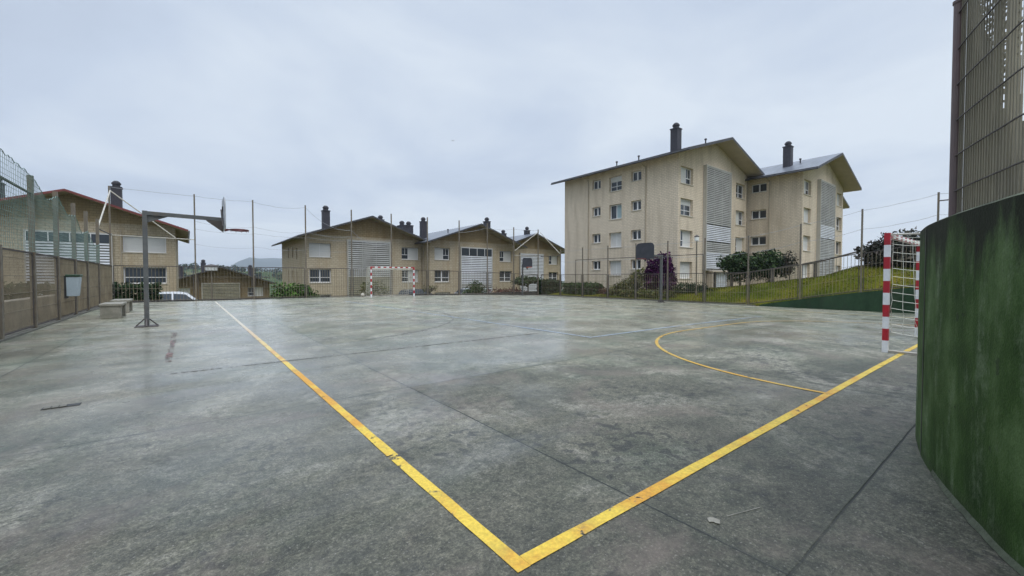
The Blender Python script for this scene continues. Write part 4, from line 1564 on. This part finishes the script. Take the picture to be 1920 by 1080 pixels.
# ------------------------------------------------------------------ goals
def goal(label, group):
    """front plane on local Y=0, net behind towards +Y, centred on X=0"""
    root = thing('football_goal', (0, 0, 0), label, 'goal', group)
    hw, H, t = 1.54, 2.0, 0.08
    for sx_ in (-1, 1):
        mb = MB()
        nb = 10
        for k in range(nb):
            mb.k = 0 if (nb - 1 - k) % 2 == 0 else 1
            z0, z1 = (H + t) * k / nb, (H + t) * (k + 1) / nb
            mb.box((sx_ * hw - t / 2, -t / 2, z0), (sx_ * hw + t / 2, t / 2, z1))
        link('goal_post', mb, [M['red'], M['white_paint']], root)
    mb = MB()
    nb = 15
    x0, x1 = -hw + t / 2, hw - t / 2
    for k in range(nb):
        mb.k = k % 2
        mb.box((x0 + (x1 - x0) * k / nb, -t / 2 + 0.002, H), (x0 + (x1 - x0) * (k + 1) / nb, t / 2 - 0.002, H + t - 0.002))
    link('crossbar', mb, [M['red'], M['white_paint']], root)
    for sx_ in (-1, 1):
        mb = MB()
        x = sx_ * hw
        mb.tube((x, t / 2, H + 0.05), (x, 0.80, H + 0.02), 0.018)
        mb.tube((x, 0.80, H + 0.02), (x, 1.02, 0.03), 0.018)
        mb.tube((x, t / 2, 0.03), (x, 1.02, 0.03), 0.022)
        link('side_frame', mb, M['galv'], root)
    mb = MB()
    mb.tube((-hw, 1.02, 0.03), (hw, 1.02, 0.03), 0.022)
    mb.tube((-hw, 0.80, H + 0.02), (hw, 0.80, H + 0.02), 0.014)
    link('back_bar', mb, M['galv'], root)
    # net: sides, back, roof
    rnd = random.Random(2)
    mb = MB()

    def sheet(f, nu, nv, drop=0.0):
        g = [[f(i / nu, j / nv) for j in range(nv + 1)] for i in range(nu + 1)]
        for i in range(nu + 1):
            for j in range(nv + 1):
                if i < nu and rnd.random() > drop:
                    mb.tube(g[i][j], g[i + 1][j], 0.0045, n=3, cap=False)
                if j < nv and rnd.random() > drop:
                    mb.tube(g[i][j], g[i][j + 1], 0.0045, n=3, cap=False)
    wob = lambda a, b, c: 0.035 * mnoise.noise(Vector((a * 3.1, b * 3.1, c)))
    for sx_ in (-1, 1):
        def side(u, v, sx_=sx_):
            zt = H + 0.02
            z = zt - v * (zt - 0.36) - 0.05 * math.sin(u * math.pi)
            yb = 0.80 + 0.22 * v
            y = t / 2 + 0.03 + (yb - t / 2 - 0.03) * u + wob(u * 2, v * 4, sx_)
            return Vector((sx_ * (hw - 0.01) + 0.05 * math.sin(v * 3) * sx_ * u * -1 + wob(v * 4, u * 3, 5), y, z))
        sheet(side, 6, 12)

    def back_(u, v):
        x = -hw + 2 * hw * u
        z = (H + 0.02) * (1 - v) + 0.10 * v - 0.10 * math.sin(u * math.pi) * (1 - v)
        y = 0.80 + 0.22 * v + 0.10 * math.sin(v * math.pi) + wob(u * 8, v * 5, 2)
        return Vector((x, y, z))
    sheet(back_, 22, 14)

    def roof_(u, v):
        x = -hw + 2 * hw * u
        return Vector((x, t / 2 + (0.80 - t / 2) * v, H + 0.03 - 0.12 * math.sin(v * math.pi) + wob(u * 8, v * 3, 9) * 0.6))
    sheet(roof_, 22, 6)
    link('net', mb, M['net_white'], root)
    return root


g1 = goal('red and white goal standing in front of the far fence', 'small football goals')
g1.location = (11.25, 27.75, court_z(11.25))
g2 = dup(g1, (11.13, 1.64, 0.0), math.pi, 'red and white goal partly hidden behind the curved green wall')

# grey ball
mb = MB()
bp = (9.35, 28.4, 0.13)
prof = [(0.001 + 0.13 * math.sin(math.pi * k / 10), -0.13 * math.cos(math.pi * k / 10)) for k in range(11)]
mb.lathe(bp, prof, 14)
tag(link('ball', mb, M['galv'], origin=(9.35, 28.4, 0), smooth=True), 'grey ball lying on the concrete left of the far goal', 'ball')


# ------------------------------------------------------------------ basketball hoops
def rounded(w, h, r, n=5):
    pts = []
    for cx, cz, a0 in ((w / 2 - r, h / 2 - r, 0), (-w / 2 + r, h / 2 - r, 90), (-w / 2 + r * 0.4, -h / 2 + r * 0.4, 180), (w / 2 - r * 0.4, -h / 2 + r * 0.4, 270)):
        rr = r if cz > 0 else r * 0.4
        for k in range(n + 1):
            a = math.radians(a0 + 90 * k / n)
            pts.append((cx + rr * math.cos(a), cz + rr * math.sin(a)))
    return pts


def hoop(label, pole, reach, bm, ringm, armz=3.02, pw=0.13, bw=1.2, bh=0.92, up=0.0, polem='steel_grey', arm_gap=0.0):
    """post at the origin, arm towards +X"""
    root = thing('basketball_hoop', (0, 0, 0), label, 'basketball hoop', 'basketball hoops on the court')
    mb = MB()
    mb.box((-pw / 2, -pw / 2, 0.0), (pw / 2, pw / 2, armz + 0.06))
    link('post', mb, M[polem], root)
    mb = MB()
    mb.box((-0.24, -0.24, 0.002), (0.24, 0.24, 0.018))
    for a in range(4):
        c, s_ = math.cos(a * math.pi / 2), math.sin(a * math.pi / 2)
        mb.bar((c * 0.22, s_ * 0.22, 0.02), (c * pw / 2, s_ * pw / 2, 0.20), 0.03, 0.03)
    link('base_plate', mb, M['steel_dark'], root)
    mb = MB()
    L = reach
    mb.bar((pw / 2, 0, armz), (L, 0, armz - 0.03), 0.10, 0.10)
    mb.hexa([(pw / 2, -0.006, armz - 0.25), (0.50, -0.006, armz - 0.052), (0.50, 0.006, armz - 0.052), (pw / 2, 0.006, armz - 0.25),
             (pw / 2, -0.006, armz - 0.052), (0.51, -0.006, armz - 0.05), (0.51, 0.006, armz - 0.05), (pw / 2, 0.006, armz - 0.052)])
    link('arm', mb, M[polem], root)
    mb = MB()
    mb.hexa([(L - 0.40, -0.05, armz - 0.09), (L, -0.05, armz - 0.40), (L, 0.05, armz - 0.40), (L - 0.40, 0.05, armz - 0.09),
             (L - 0.40, -0.05, armz - 0.085), (L, -0.05, armz - 0.08), (L, 0.05, armz - 0.08), (L - 0.40, 0.05, armz - 0.085)])
    mb.bar((L - 0.03, -0.35, armz - 0.25), (L - 0.03, 0.35, armz + 0.30), 0.03, 0.03)
    mb.bar((L - 0.03, 0.35, armz - 0.25), (L - 0.03, -0.35, armz + 0.30), 0.028, 0.028)
    link('arm_gusset', mb, M['steel_dark'], root)
    zc_ = armz + 0.13 + up
    mb = MB()
    pts = rounded(bw, bh, 0.25)
    for d0, d1 in ((L, L + 0.03),):
        i = len(pts)
        mb.face([(d1, y, zc_ + z) for y, z in pts])
        mb.face([(d0, y, zc_ + z) for y, z in pts][::-1])
        for k in range(i):
            (ya, za), (yb, zb) = pts[k], pts[(k + 1) % i]
            mb.face([(d0, ya, zc_ + za), (d0, yb, zc_ + zb), (d1, yb, zc_ + zb), (d1, ya, zc_ + za)])
    link('backboard', mb, M[bm], root)
    mb = MB()
    zr = zc_ - bh / 2 + 0.02
    mb.torus((L + 0.03 + 0.14 + 0.225, 0, zr), 0.225, 0.022, 26, 8)
    mb.hexa([(L + 0.03, -0.10, zr - 0.06), (L + 0.17, -0.05, zr - 0.012), (L + 0.17, 0.05, zr - 0.012), (L + 0.03, 0.10, zr - 0.06),
             (L + 0.03, -0.10, zr + 0.015), (L + 0.17, -0.05, zr + 0.015), (L + 0.17, 0.05, zr + 0.015), (L + 0.03, 0.10, zr + 0.015)])
    for k in range(10):
        a = 2 * math.pi * k / 10
        cx, cy = L + 0.395 + 0.225 * math.cos(a), 0.225 * math.sin(a)
        mb.tube((cx, cy, zr - 0.01), (cx * 1.0, cy, zr - 0.05), 0.006, n=4)
    link('ring', mb, M[ringm], root)
    return root


hl = hoop('grey basketball hoop on a square post at left, its pale board seen edge-on', None, 1.72, 'board_pale', 'ring', 3.03, 0.10)
hl.location = (-0.88, 14.75, 0)
hr = hoop('basketball hoop with dark rounded board by the right fence in front of the purple shrub', None, 1.75, 'board', 'ring', 2.95, 0.13, 1.25, 0.98, 0.1)
hr.location = (23.55, 14.75, court_z(23.55))
hr.rotation_euler = (0, 0, math.pi)
hf = hoop('basketball hoop with small dark board in the far corner by the braced post', None, 0.9, 'board', 'ring_orange', 2.72, 0.11, 0.98, 0.86, 0.05)
hf.location = (23.75, 28.75, court_z(23.6))
hf.rotation_euler = (0, 0, math.radians(-102))

# ------------------------------------------------------------------ benches, bin
bench = thing('concrete_bench', (-1.95, 18.9, 0), 'pale concrete bench on slab legs, the nearer of the two by the left fence', 'bench', 'concrete benches by the left fence')
bx, by = -1.95, 18.9


def cbox(name, a, b, root):
    mb = MB()
    mb.box(a, b)
    return bevel(link(name, mb, M['concrete'], root), 0.012)


cbox('seat', (bx - 0.27, by - 0.66, 0.40), (bx + 0.27, by + 0.66, 0.475), bench)
cbox('leg', (bx - 0.25, by - 0.62, 0.002), (bx + 0.25, by - 0.50, 0.399), bench)
cbox('leg', (bx - 0.25, by + 0.50, 0.002), (bx + 0.25, by + 0.62, 0.399), bench)
b2 = dup(bench, (-2.0, 21.7, 0), 0.0, 'pale concrete bench on slab legs, the farther of the two by the left fence')

mb = MB()
q = (-2.90, 18.95)
bn = thing('litter_bin', (q[0], q[1], 0.70), 'grey plastic litter bin with green lid hung on the left fence', 'bin')
mb.hexa([(q[0] - 0.10, q[1] - 0.18, 0.72), (q[0] + 0.15, q[1] - 0.18, 0.72), (q[0] + 0.15, q[1] + 0.18, 0.72), (q[0] - 0.10, q[1] + 0.18, 0.72),
         (q[0] - 0.10, q[1] - 0.21, 1.33), (q[0] + 0.20, q[1] - 0.21, 1.33), (q[0] + 0.20, q[1] + 0.21, 1.33), (q[0] - 0.10, q[1] + 0.21, 1.33)])
bevel(link('bin_body', mb, M['bin'], bn), 0.02)
mb = MB()
mb.box((q[0] - 0.11, q[1] - 0.23, 1.335), (q[0] + 0.22, q[1] + 0.23, 1.41))
bevel(link('lid', mb, M['bin_lid'], bn), 0.02)
mb = MB()
mb.box((q[0] - 0.14, q[1] - 0.20, 0.66), (q[0] - 0.104, q[1] + 0.20, 1.36))
link('bracket', mb, M['edge_dark'], bn)
# white notice hung outside the left fence
mb = MB()
mb.box((-3.42, 13.55, 1.02), (-3.40, 13.95, 1.70))
mb.box((-3.43, 13.72, 0.72), (-3.42, 13.78, 1.70))
tag(link('notice_board', mb, M['sign'], origin=(-3.41, 13.75, 0.72)), 'white upright notice board seen through the left mesh fence', 'notice')


# ------------------------------------------------------------------ lamps
def lamp(x, y, z0, z1, label, w=0.28, polem='steel'):
    root = thing('street_lamp', (x, y, z0), label, 'street lamp', 'lamp posts around the court')
    mb = MB()
    mb.tube((x, y, z0), (x, y, z1 - 0.45), 0.055, 0.045, 10)
    mb.tube((x, y, z0), (x, y, z0 + 0.35), 0.09, 0.07, 10)
    link('pole', mb, M[polem], root)
    mb = MB()
    mb.lathe((x, y, z1 - 0.45), [(w * 0.35, 0), (w * 0.55, 0.03), (w * 0.62, 0.30), (w * 0.60, 0.31)], 10)
    link('lantern', mb, M['lamp'], root)
    mb = MB()
    mb.lathe((x, y, z1 - 0.14), [(w * 0.70, 0), (w * 0.66, 0.05), (w * 0.25, 0.13), (0.02, 0.16)], 10)
    link('cap', mb, M['steel_dark'], root)


lamp(29.5, 15.6, 0.0, 4.45, 'slim lamp post in front of the tall block slatted screen', 0.26)
lamp(1.32, 36.0, -1.6, 2.25, 'lamp post with white lantern in front of the distant brown house', 0.62)
lamp(-1.9, 41.5, -1.8, 0.95, 'small white lantern post beside the white car', 0.34)


# ------------------------------------------------------------------ cars (mostly hidden below the edge of the court)
def car(x, y, z, rot, paint, label, Lc=4.3, Wc=1.74, Hc=1.47):
    root = thing('parked_car', (0, 0, 0), label, 'car', 'cars parked in the street beyond the court')
    h = Lc / 2
    low = [(-h, 0.35), (-h + 0.03, 0.75), (-h + 0.12, 0.92), (h - 1.25, 0.92), (h - 0.25, 0.74), (h, 0.58), (h - 0.02, 0.30), (-h + 0.1, 0.28)]
    mb = MB()

    def loft(prof, w0, ins):
        n = len(prof)
        A = [(px, -w0 / 2 + ins(pz), pz) for px, pz in prof]
        B = [(px, w0 / 2 - ins(pz), pz) for px, pz in prof]
        mb.face(A[::-1])
        mb.face(B)
        for k in range(n):
            mb.face([A[k], A[(k + 1) % n], B[(k + 1) % n], B[k]])
    loft(low, Wc, lambda zz: 0.03 if zz > 0.8 else 0.0)
    body = bevel(link('body', mb, M[paint], root), 0.05, 3)
    mb = MB()
    cab = [(-h + 0.16, 0.915), (-h + 0.42, Hc - 0.10), (-h + 0.75, Hc), (0.0, Hc), (0.52, Hc - 0.10), (h - 1.05, 0.915)]
    ci = lambda zz: 0.06 if zz < 1 else 0.06 + (zz - 0.92) * 0.34
    loft(cab, Wc, ci)
    bevel(link('roof', mb, M[paint], root), 0.05, 3)
    for s_ in (-1, 1):
        mb = MB()

        def sp(px, pz, e=0.008):
            return (px, s_ * (Wc / 2 - ci(pz) + e), pz)
        mb.face([sp(-h + 0.55, 0.98), sp(-0.35, 0.98), sp(-0.35, Hc - 0.12), sp(-h + 0.72, Hc - 0.12)])
        mb.face([sp(-0.25, 0.98), sp(h - 1.38, 0.98), sp(0.40, Hc - 0.18), sp(-0.25, Hc - 0.12)])
        link('side_window', mb, M['glass'], root)
    mb = MB()
    wd = Wc / 2 - 0.14
    mb.face([(h - 1.11, -wd, 0.97), (h - 1.11, wd, 0.97), (0.60, wd - 0.10, Hc - 0.12), (0.60, -wd + 0.10, Hc - 0.12)])
    link('windscreen', mb, M['glass'], root)
    mb = MB()
    mb.face([(-h + 0.185 - 0.012, -wd, 1.0), (-h + 0.37 - 0.02, -wd + 0.08, Hc - 0.17), (-h + 0.37 - 0.02, wd - 0.08, Hc - 0.17), (-h + 0.185 - 0.012, wd, 1.0)])
    link('rear_window', mb, M['glass'], root)
    for s_ in (-1, 1):
        mb = MB()
        mb.box((h - 0.20, s_ * 0.62 - 0.16, 0.58), (h - 0.012, s_ * 0.62 + 0.16, 0.70))
        link('headlight', mb, M['lamp'], root)
        for wx in (-h + 0.80, h - 0.82):
            mb = MB()
            mb.tube((wx, s_ * (Wc / 2 - 0.20), 0.31), (wx, s_ * (Wc / 2 + 0.01), 0.31), 0.31, n=20)
            wo = link('wheel', mb, M['rubber'], root)
            mb = MB()
            mb.tube((wx, s_ * (Wc / 2 + 0.008), 0.31), (wx, s_ * (Wc / 2 + 0.022), 0.31), 0.20, n=16)
            link('rim', mb, M['rim'], wo)
    root.location = (x, y, z)
    root.rotation_euler = (0, 0, rot)
    return root


car(-0.55, 37.6, -1.27, 0.0, 'car_white', 'white hatchback parked below the court edge at left, only roof and windows showing', 4.5, 1.78, 1.60)
car(18.6, 39.0, -1.30, 0.0, 'car_dark', 'dark car beyond the far goal, only its roof showing', 4.3)
car(24.2, 39.0, -1.30, math.pi, 'car_silver', 'silver car parked below the court edge at centre, only its roof showing', 4.3)


# ------------------------------------------------------------------ plants
def leaves(mb, blobs, n, size, rnd, shell=0.55, flat=0.0, keep=None):
    tot = sum(b[3] * b[4] * b[5] for b in blobs)
    for (cx, cy, cz, rx, ry_, rz) in blobs:
        k = int(n * rx * ry_ * rz / tot)
        for _ in range(k):
            while True:
                a = Vector((rnd.gauss(0, 1), rnd.gauss(0, 1), rnd.gauss(0, 1))).normalized()
                r = (shell + (1 - shell) * rnd.random() ** 0.6)
                w = 1 + 0.62 * mnoise.noise(Vector((a.x * 2.1 + cx, a.y * 2.1 + cy, a.z * 2.1 + cz)))
                p = Vector((cx + a.x * r * rx * w, cy + a.y * r * ry_ * w, cz + a.z * r * rz * w))
                if keep is None or keep(p):
                    break
            s = size * rnd.uniform(0.6, 1.4)
            d = Vector((rnd.uniform(-1, 1), rnd.uniform(-1, 1), rnd.uniform(-1, 1))).normalized()
            e = d.orthogonal().normalized()
            e = (e * math.cos(rnd.random() * 6.28) + d.cross(e) * math.sin(rnd.random() * 6.28))
            q = d.cross(e)
            mb.face([p - e * s, p + q * s * 0.55, p + e * s, p - q * s * 0.55])


def twigs(mb, base, blobs, rnd, n=14, r=0.03):
    base = Vector(base)
    for _ in range(n):
        b = rnd.choice(blobs)
        tip = Vector((b[0] + rnd.uniform(-0.8, 0.8) * b[3], b[1] + rnd.uniform(-0.8, 0.8) * b[4], b[2] + rnd.uniform(-0.3, 0.85) * b[5]))
        m = base.lerp(tip, 0.5) + Vector((rnd.uniform(-0.12, 0.12), rnd.uniform(-0.12, 0.12), 0.08))
        mb.tube(base, m, r, r * 0.6, 5, cap=False)
        mb.tube(m, tip, r * 0.6, r * 0.2, 5, cap=False)


def plant(name, label, cat, base, blobs, n, size, leafm, trunk_h=0.0, trunk_r=0.06, seed=1, shell=0.55, ntw=14, keep=None, group=None):
    rnd = random.Random(seed)
    root = thing(name, base, label, cat, group)
    mb = MB()
    leaves(mb, blobs, n, size, rnd, shell, keep=keep)
    link('crown' if 'tree' in name else 'foliage', mb, M[leafm], root)
    mb = MB()
    top = (base[0], base[1], base[2] + trunk_h)
    if trunk_h > 0:
        mb.tube(base, top, trunk_r, trunk_r * 0.75, 8)
    twigs(mb, top, blobs, rnd, ntw, max(0.014, trunk_r * 0.5))
    link('trunk' if 'tree' in name else 'stems', mb, M['bark'], root)
    return root


def hedge_blobs(x0, x1, y0, y1, z0, z1, step=0.55):
    b = []
    x = x0
    rnd = random.Random(int(x0 * 10 + y0))
    while x < x1:
        y = y0
        while y < y1:
            z = z0
            while z < z1:
                b.append((x + step / 2, y + step / 2, z + step / 2, step * 0.62, step * 0.62, step * 0.62))
                z += step
            y += step
        x += step
    return b


def hedge(label, x0, x1, y0, y1, z0, z1, leafm, n, size=0.06, seed=1):
    return plant('hedge', label, 'hedge', ((x0 + x1) / 2, (y0 + y1) / 2, z0), hedge_blobs(x0, x1, y0, y1, z0, z1 - 0.1), int(n * 2.8), size * 1.15, leafm, 0, 0.05, seed, 0.2, 6)


GZ = lambda y: land_z(0, y)
hedge('dark clipped hedge below the cream house at far left', -9.0, -1.8, 32.4, 33.6, GZ(33), 0.55, 'leaf_hedge', 7000, 0.075, 1)
hedge('tall dark hedge outside the low concrete wall along the left fence', -6.0, -4.8, 10.0, 16.5, -0.25, 1.15, 'leaf_hedge', 6000, 0.07, 2)
plant('rounded_bush', 'bright green rounded bush left of the olive house behind the fence', 'bush', (5.85, 32.3, GZ(32.3)),
      [(5.85, 32.3, -0.35, 1.35, 1.1, 1.25), (5.0, 32.3, -0.5, 0.7, 0.8, 0.9), (6.8, 32.3, -0.5, 0.65, 0.8, 0.85)], 8000, 0.085, 'leaf_bright', 0.2, 0.08, 3, 0.6)
plant('small_tree', 'sparse yellow-green small tree seen through the far goal', 'tree', (12.1, 34.0, GZ(34)),
      [(12.1, 34, 0.55, 1.05, 0.9, 0.6), (11.4, 34, 0.35, 0.6, 0.6, 0.4), (12.9, 34, 0.2, 0.6, 0.6, 0.45)], 800, 0.075, 'leaf_yellow', 1.4, 0.07, 4, 0.3, 26)
plant('bare_tree', 'tiny bare tree with yellowish twigs right of the far goal', 'tree', (17.2, 34.0, GZ(34)),
      [(17.2, 34, 0.35, 0.75, 0.6, 0.45), (16.6, 34, 0.1, 0.4, 0.4, 0.3), (17.7, 34, 0.4, 0.4, 0.4, 0.3)], 240, 0.06, 'leaf_yellow', 1.2, 0.07, 5, 0.3, 34)
plant('small_tree', 'small bushy green tree in front of the white slatted screen', 'tree', (22.1, 34.0, GZ(34)),
      [(22.1, 34, 0.25, 0.85, 0.8, 0.6), (21.4, 34, -0.1, 0.6, 0.6, 0.35), (22.9, 34, -0.05, 0.6, 0.6, 0.35), (22.1, 34, 0.85, 0.3, 0.3, 0.35), (22.1, 34, -0.9, 0.45, 0.45, 0.45)], 2000, 0.075, 'leaf_mid', 1.2, 0.08, 6, 0.35)
plant('reddish_shrub', 'wide reddish-brown shrub behind the fence near the far corner', 'shrub', (25.2, 32.4, GZ(32.4)),
      [(24.0, 32.4, -0.55, 1.2, 0.9, 0.85), (25.6, 32.4, -0.5, 1.3, 0.9, 0.9), (27.0, 32.4, -0.7, 0.9, 0.8, 0.7)], 4200, 0.07, 'leaf_red', 0.2, 0.06, 7, 0.55)
plant('small_tree', 'small dark tree with spreading crown beside the far corner hoop', 'tree', (28.0, 33.0, -1.5),
      [(27.6, 33, 1.0, 1.25, 1.0, 0.5), (26.8, 33, 0.9, 0.8, 0.8, 0.35), (28.9, 33, 1.05, 0.9, 0.8, 0.4)], 2400, 0.08, 'leaf_dark', 2.2, 0.09, 8, 0.3)
hedge('dark square-cut hedge at the far right corner of the court', 28.2, 30.4, 30.3, 31.6, -0.6, 1.1, 'leaf_hedge', 5200, 0.07, 9)
hedge('lighter green clipped hedge at the foot of the tall block', 28.4, 29.6, 24.6, 28.3, -0.3, 0.85, 'leaf_mid', 5200, 0.07, 10)
plant('climbing_shrub', 'yellow-green climbing shrub left of the purple shrub', 'shrub', (29.2, 21.4, 0.0),
      [(29.2, 21.3, 0.45, 0.9, 1.1, 0.75), (29.3, 20.6, 1.1, 0.7, 0.75, 0.75), (29.0, 22.4, 0.25, 0.7, 0.8, 0.45), (29.4, 20.2, 1.7, 0.4, 0.4, 0.45)], 3800, 0.08, 'leaf_yellow', 0.4, 0.06, 11, 0.4)
plant('purple_shrub', 'tall deep purple shrub climbing by the fence behind the right hoop', 'shrub', (30.1, 19.0, 0.0),
      [(30.1, 19.0, 1.9, 0.9, 1.15, 1.25), (30.0, 19.6, 1.1, 0.8, 0.8, 1.0), (30.1, 18.3, 1.2, 0.8, 0.75, 1.1), (30.1, 18.6, 2.9, 0.5, 0.6, 0.45)], 9000, 0.085, 'leaf_purple', 0.5, 0.08, 12, 0.45)
plant('rounded_bush', 'dark rounded clipped bush right of the purple shrub', 'bush', (30.7, 16.9, 0.1),
      [(30.7, 16.9, 0.35, 0.8, 1.2, 0.62), (30.8, 15.9, 0.3, 0.7, 0.8, 0.5)], 3600, 0.06, 'leaf_hedge', 0.2, 0.06, 13, 0.65)
plant('low_shrub', 'low yellowish plants at the foot of the purple shrub', 'shrub', (28.4, 19.6, -0.2),
      [(28.4, 20.6, 0.0, 0.5, 1.1, 0.35), (28.4, 18.4, 0.0, 0.5, 1.0, 0.38), (28.6, 17.2, 0.05, 0.4, 0.5, 0.40)], 2400, 0.07, 'leaf_yellow', 0.1, 0.04, 14, 0.3)
plant('low_shrub', 'low reddish-brown plants between the two hedges at the foot of the tall block', 'shrub', (29.5, 23.6, -0.2),
      [(29.5, 24.2, 0.0, 0.5, 0.8, 0.4), (29.4, 23.2, -0.05, 0.5, 0.7, 0.36)], 1600, 0.06, 'leaf_red', 0.1, 0.04, 44, 0.3)
for (bx_, by_, hh, sd, lab) in ((34.4, 14.6, 0.0, 15, 'dark green tree on the bank before the inner corner of the tall blocks'), (36.2, 13.2, -0.1, 16, 'dark green tree on the bank just right of its neighbour')):
    zb = land_z(bx_, by_)
    plant('garden_tree', lab, 'tree', (bx_, by_, zb),
          [(bx_, by_, zb + 1.75 + hh, 1.25, 1.35, 0.85), (bx_ - 0.9, by_ + 0.6, zb + 1.9 + hh, 0.7, 0.7, 0.6), (bx_ + 0.5, by_ - 0.7, zb + 1.3 + hh, 0.8, 0.8, 0.75), (bx_, by_, zb + 2.45 + hh, 0.6, 0.6, 0.4), (bx_ - 0.2, by_ + 0.2, zb + 0.8, 0.7, 0.7, 0.5)],
          4600, 0.09, 'leaf_dark', 1.2, 0.09, sd, 0.35, 18, group='trees on the bank')
zb = land_z(35.5, 11.5)
plant('thin_shrub', 'thin dull shrub with bare stems on the bank before the right block', 'shrub', (35.6, 11.6, zb),
      [(35.6, 11.6, zb + 1.5, 0.55, 0.55, 0.8), (35.4, 11.8, zb + 0.9, 0.4, 0.4, 0.5)], 500, 0.08, 'leaf_dull', 0.4, 0.06, 17, 0.2, 34)
plant('bank_shrub', 'straggly dark shrub mass on top of the grass bank behind the near goal', 'shrub', (33.0, 4.6, 2.0),
      [(32.6, 6.2, 2.75, 0.9, 0.8, 0.75), (32.6, 5.2, 3.0, 1.0, 1.1, 0.95), (32.5, 3.9, 3.0, 1.0, 1.1, 0.95), (32.5, 2.5, 3.05, 1.0, 1.2, 0.95), (32.5, 1.0, 3.1, 1.0, 1.2, 0.95), (31.8, 5.4, 2.35, 0.8, 1.0, 0.55), (31.6, 4.0, 2.4, 0.8, 1.2, 0.6), (31.5, 2.4, 2.4, 0.8, 1.3, 0.6)],
      17000, 0.085, 'leaf_dull', 0.2, 0.06, 18, 0.3, 60)

# grass on the bank
rnd = random.Random(21)
mb = MB()
cnt = 0
while cnt < 30000:
    x = CX1 + 0.1 + rnd.random() ** 1.3 * 7.5
    y = rnd.uniform(1.0, 24.0)
    z = land_z(x, y)
    if mnoise.noise(Vector((x * 0.9, y * 0.9, 0))) < rnd.uniform(-0.9, 0.3):
        continue
    a = rnd.uniform(0, 6.28)
    h = rnd.uniform(0.03, 0.075)
    w = rnd.uniform(0.012, 0.03)
    dx, dy = math.cos(a) * w, math.sin(a) * w
    lx, ly_ = rnd.uniform(-0.05, 0.05), rnd.uniform(-0.05, 0.05)
    mb.face([(x - dx, y - dy, z - 0.01), (x + dx, y + dy, z - 0.01), (x + lx, y + ly_, z + h)])
    cnt += 1
tag(link('grass', mb, M['blade']), kind='stuff')

# weeds along the foot of the curved wall
# wooden handrail climbing the bank
hrail = thing('handrail', (33.2, 8.0, 1.6), 'dark wooden handrail climbing the crest of the grass bank', 'handrail')
hp = [(33.8, 15.0), (33.5, 12.0), (33.2, 9.3), (33.0, 6.6)]
for (x, y) in hp:
    mb = MB()
    z = land_z(x, y)
    mb.box((x - 0.09, y - 0.09, z - 0.1), (x + 0.09, y + 0.09, z + 1.05))
    link('rail_post', mb, M['wood'], hrail)
for a, b in zip(hp[:-1], hp[1:]):
    mb = MB()
    mb.bar((a[0] - 0.12, a[1], land_z(*a) + 0.98), (b[0] - 0.12, b[1], land_z(*b) + 0.98), 0.05, 0.09)
    link('rail', mb, M['wood'], hrail)

# far woods on the hill crest
rnd = random.Random(31)
mb = MB()
for k in range(700):
    x = rnd.uniform(-60, 330)
    y = rnd.uniform(300, 560)
    if mnoise.noise(Vector((x * 0.02, y * 0.012, 3))) < -0.05 and y < 470:
        continue
    z = land_z(x, y)
    r = rnd.uniform(1.3, 3.2)
    bl = [(x, y, z + r * 0.8, r, r, r * rnd.uniform(0.7, 1.1))]
    leaves(mb, bl, 46, r * 0.34, rnd, 0.7)
tag(link('woodland', mb, M['wood_far']), kind='stuff')

# a small bird high over the court
mb = MB()
bd = Vector((2.0, 60.0, 0))
t_ = 60.0
lat = (850 - 960) / 775 * t_
c_, s_ = math.cos(math.radians(38.1)), math.sin(math.radians(38.1))
bc = Vector((lat * c_ + t_ * s_, -lat * s_ + t_ * c_, CAMH + (521 - 266) / 775 * t_))
mb.lathe((bc.x, bc.y, bc.z - 0.05), [(0.01, 0), (0.05, 0.03), (0.05, 0.07), (0.01, 0.10)], 8)
mb.face([bc, bc + Vector((0.16, 0.05, 0.07)), bc + Vector((0.30, -0.02, 0.02)), bc + Vector((0.14, -0.06, 0.05))])
mb.face([bc, bc + Vector((-0.16, 0.05, 0.07)), bc + Vector((-0.30, -0.02, 0.02)), bc + Vector((-0.14, -0.06, 0.05))])
tag(link('bird', mb, M['edge_dark'], origin=bc), 'tiny dark bird flying in the overcast sky', 'bird')

# thin damp air over the valley
mb = MB()
mb.box((-1700, -500, -140), (2300, 3600, 160))
hm = bpy.data.materials.new('haze_air')
hm.use_nodes = True
ht = hm.node_tree
for n in list(ht.nodes):
    ht.nodes.remove(n)
pv = ht.nodes.new('ShaderNodeVolumePrincipled')
pv.inputs['Color'].default_value = (0.80, 0.86, 0.93, 1)
pv.inputs['Density'].default_value = 0.00028
pv.inputs['Anisotropy'].default_value = 0.2
ho = ht.nodes.new('ShaderNodeOutputMaterial')
ht.links.new(pv.outputs[0], ho.inputs['Volume'])
tag(link('haze', mb, hm), kind='stuff')
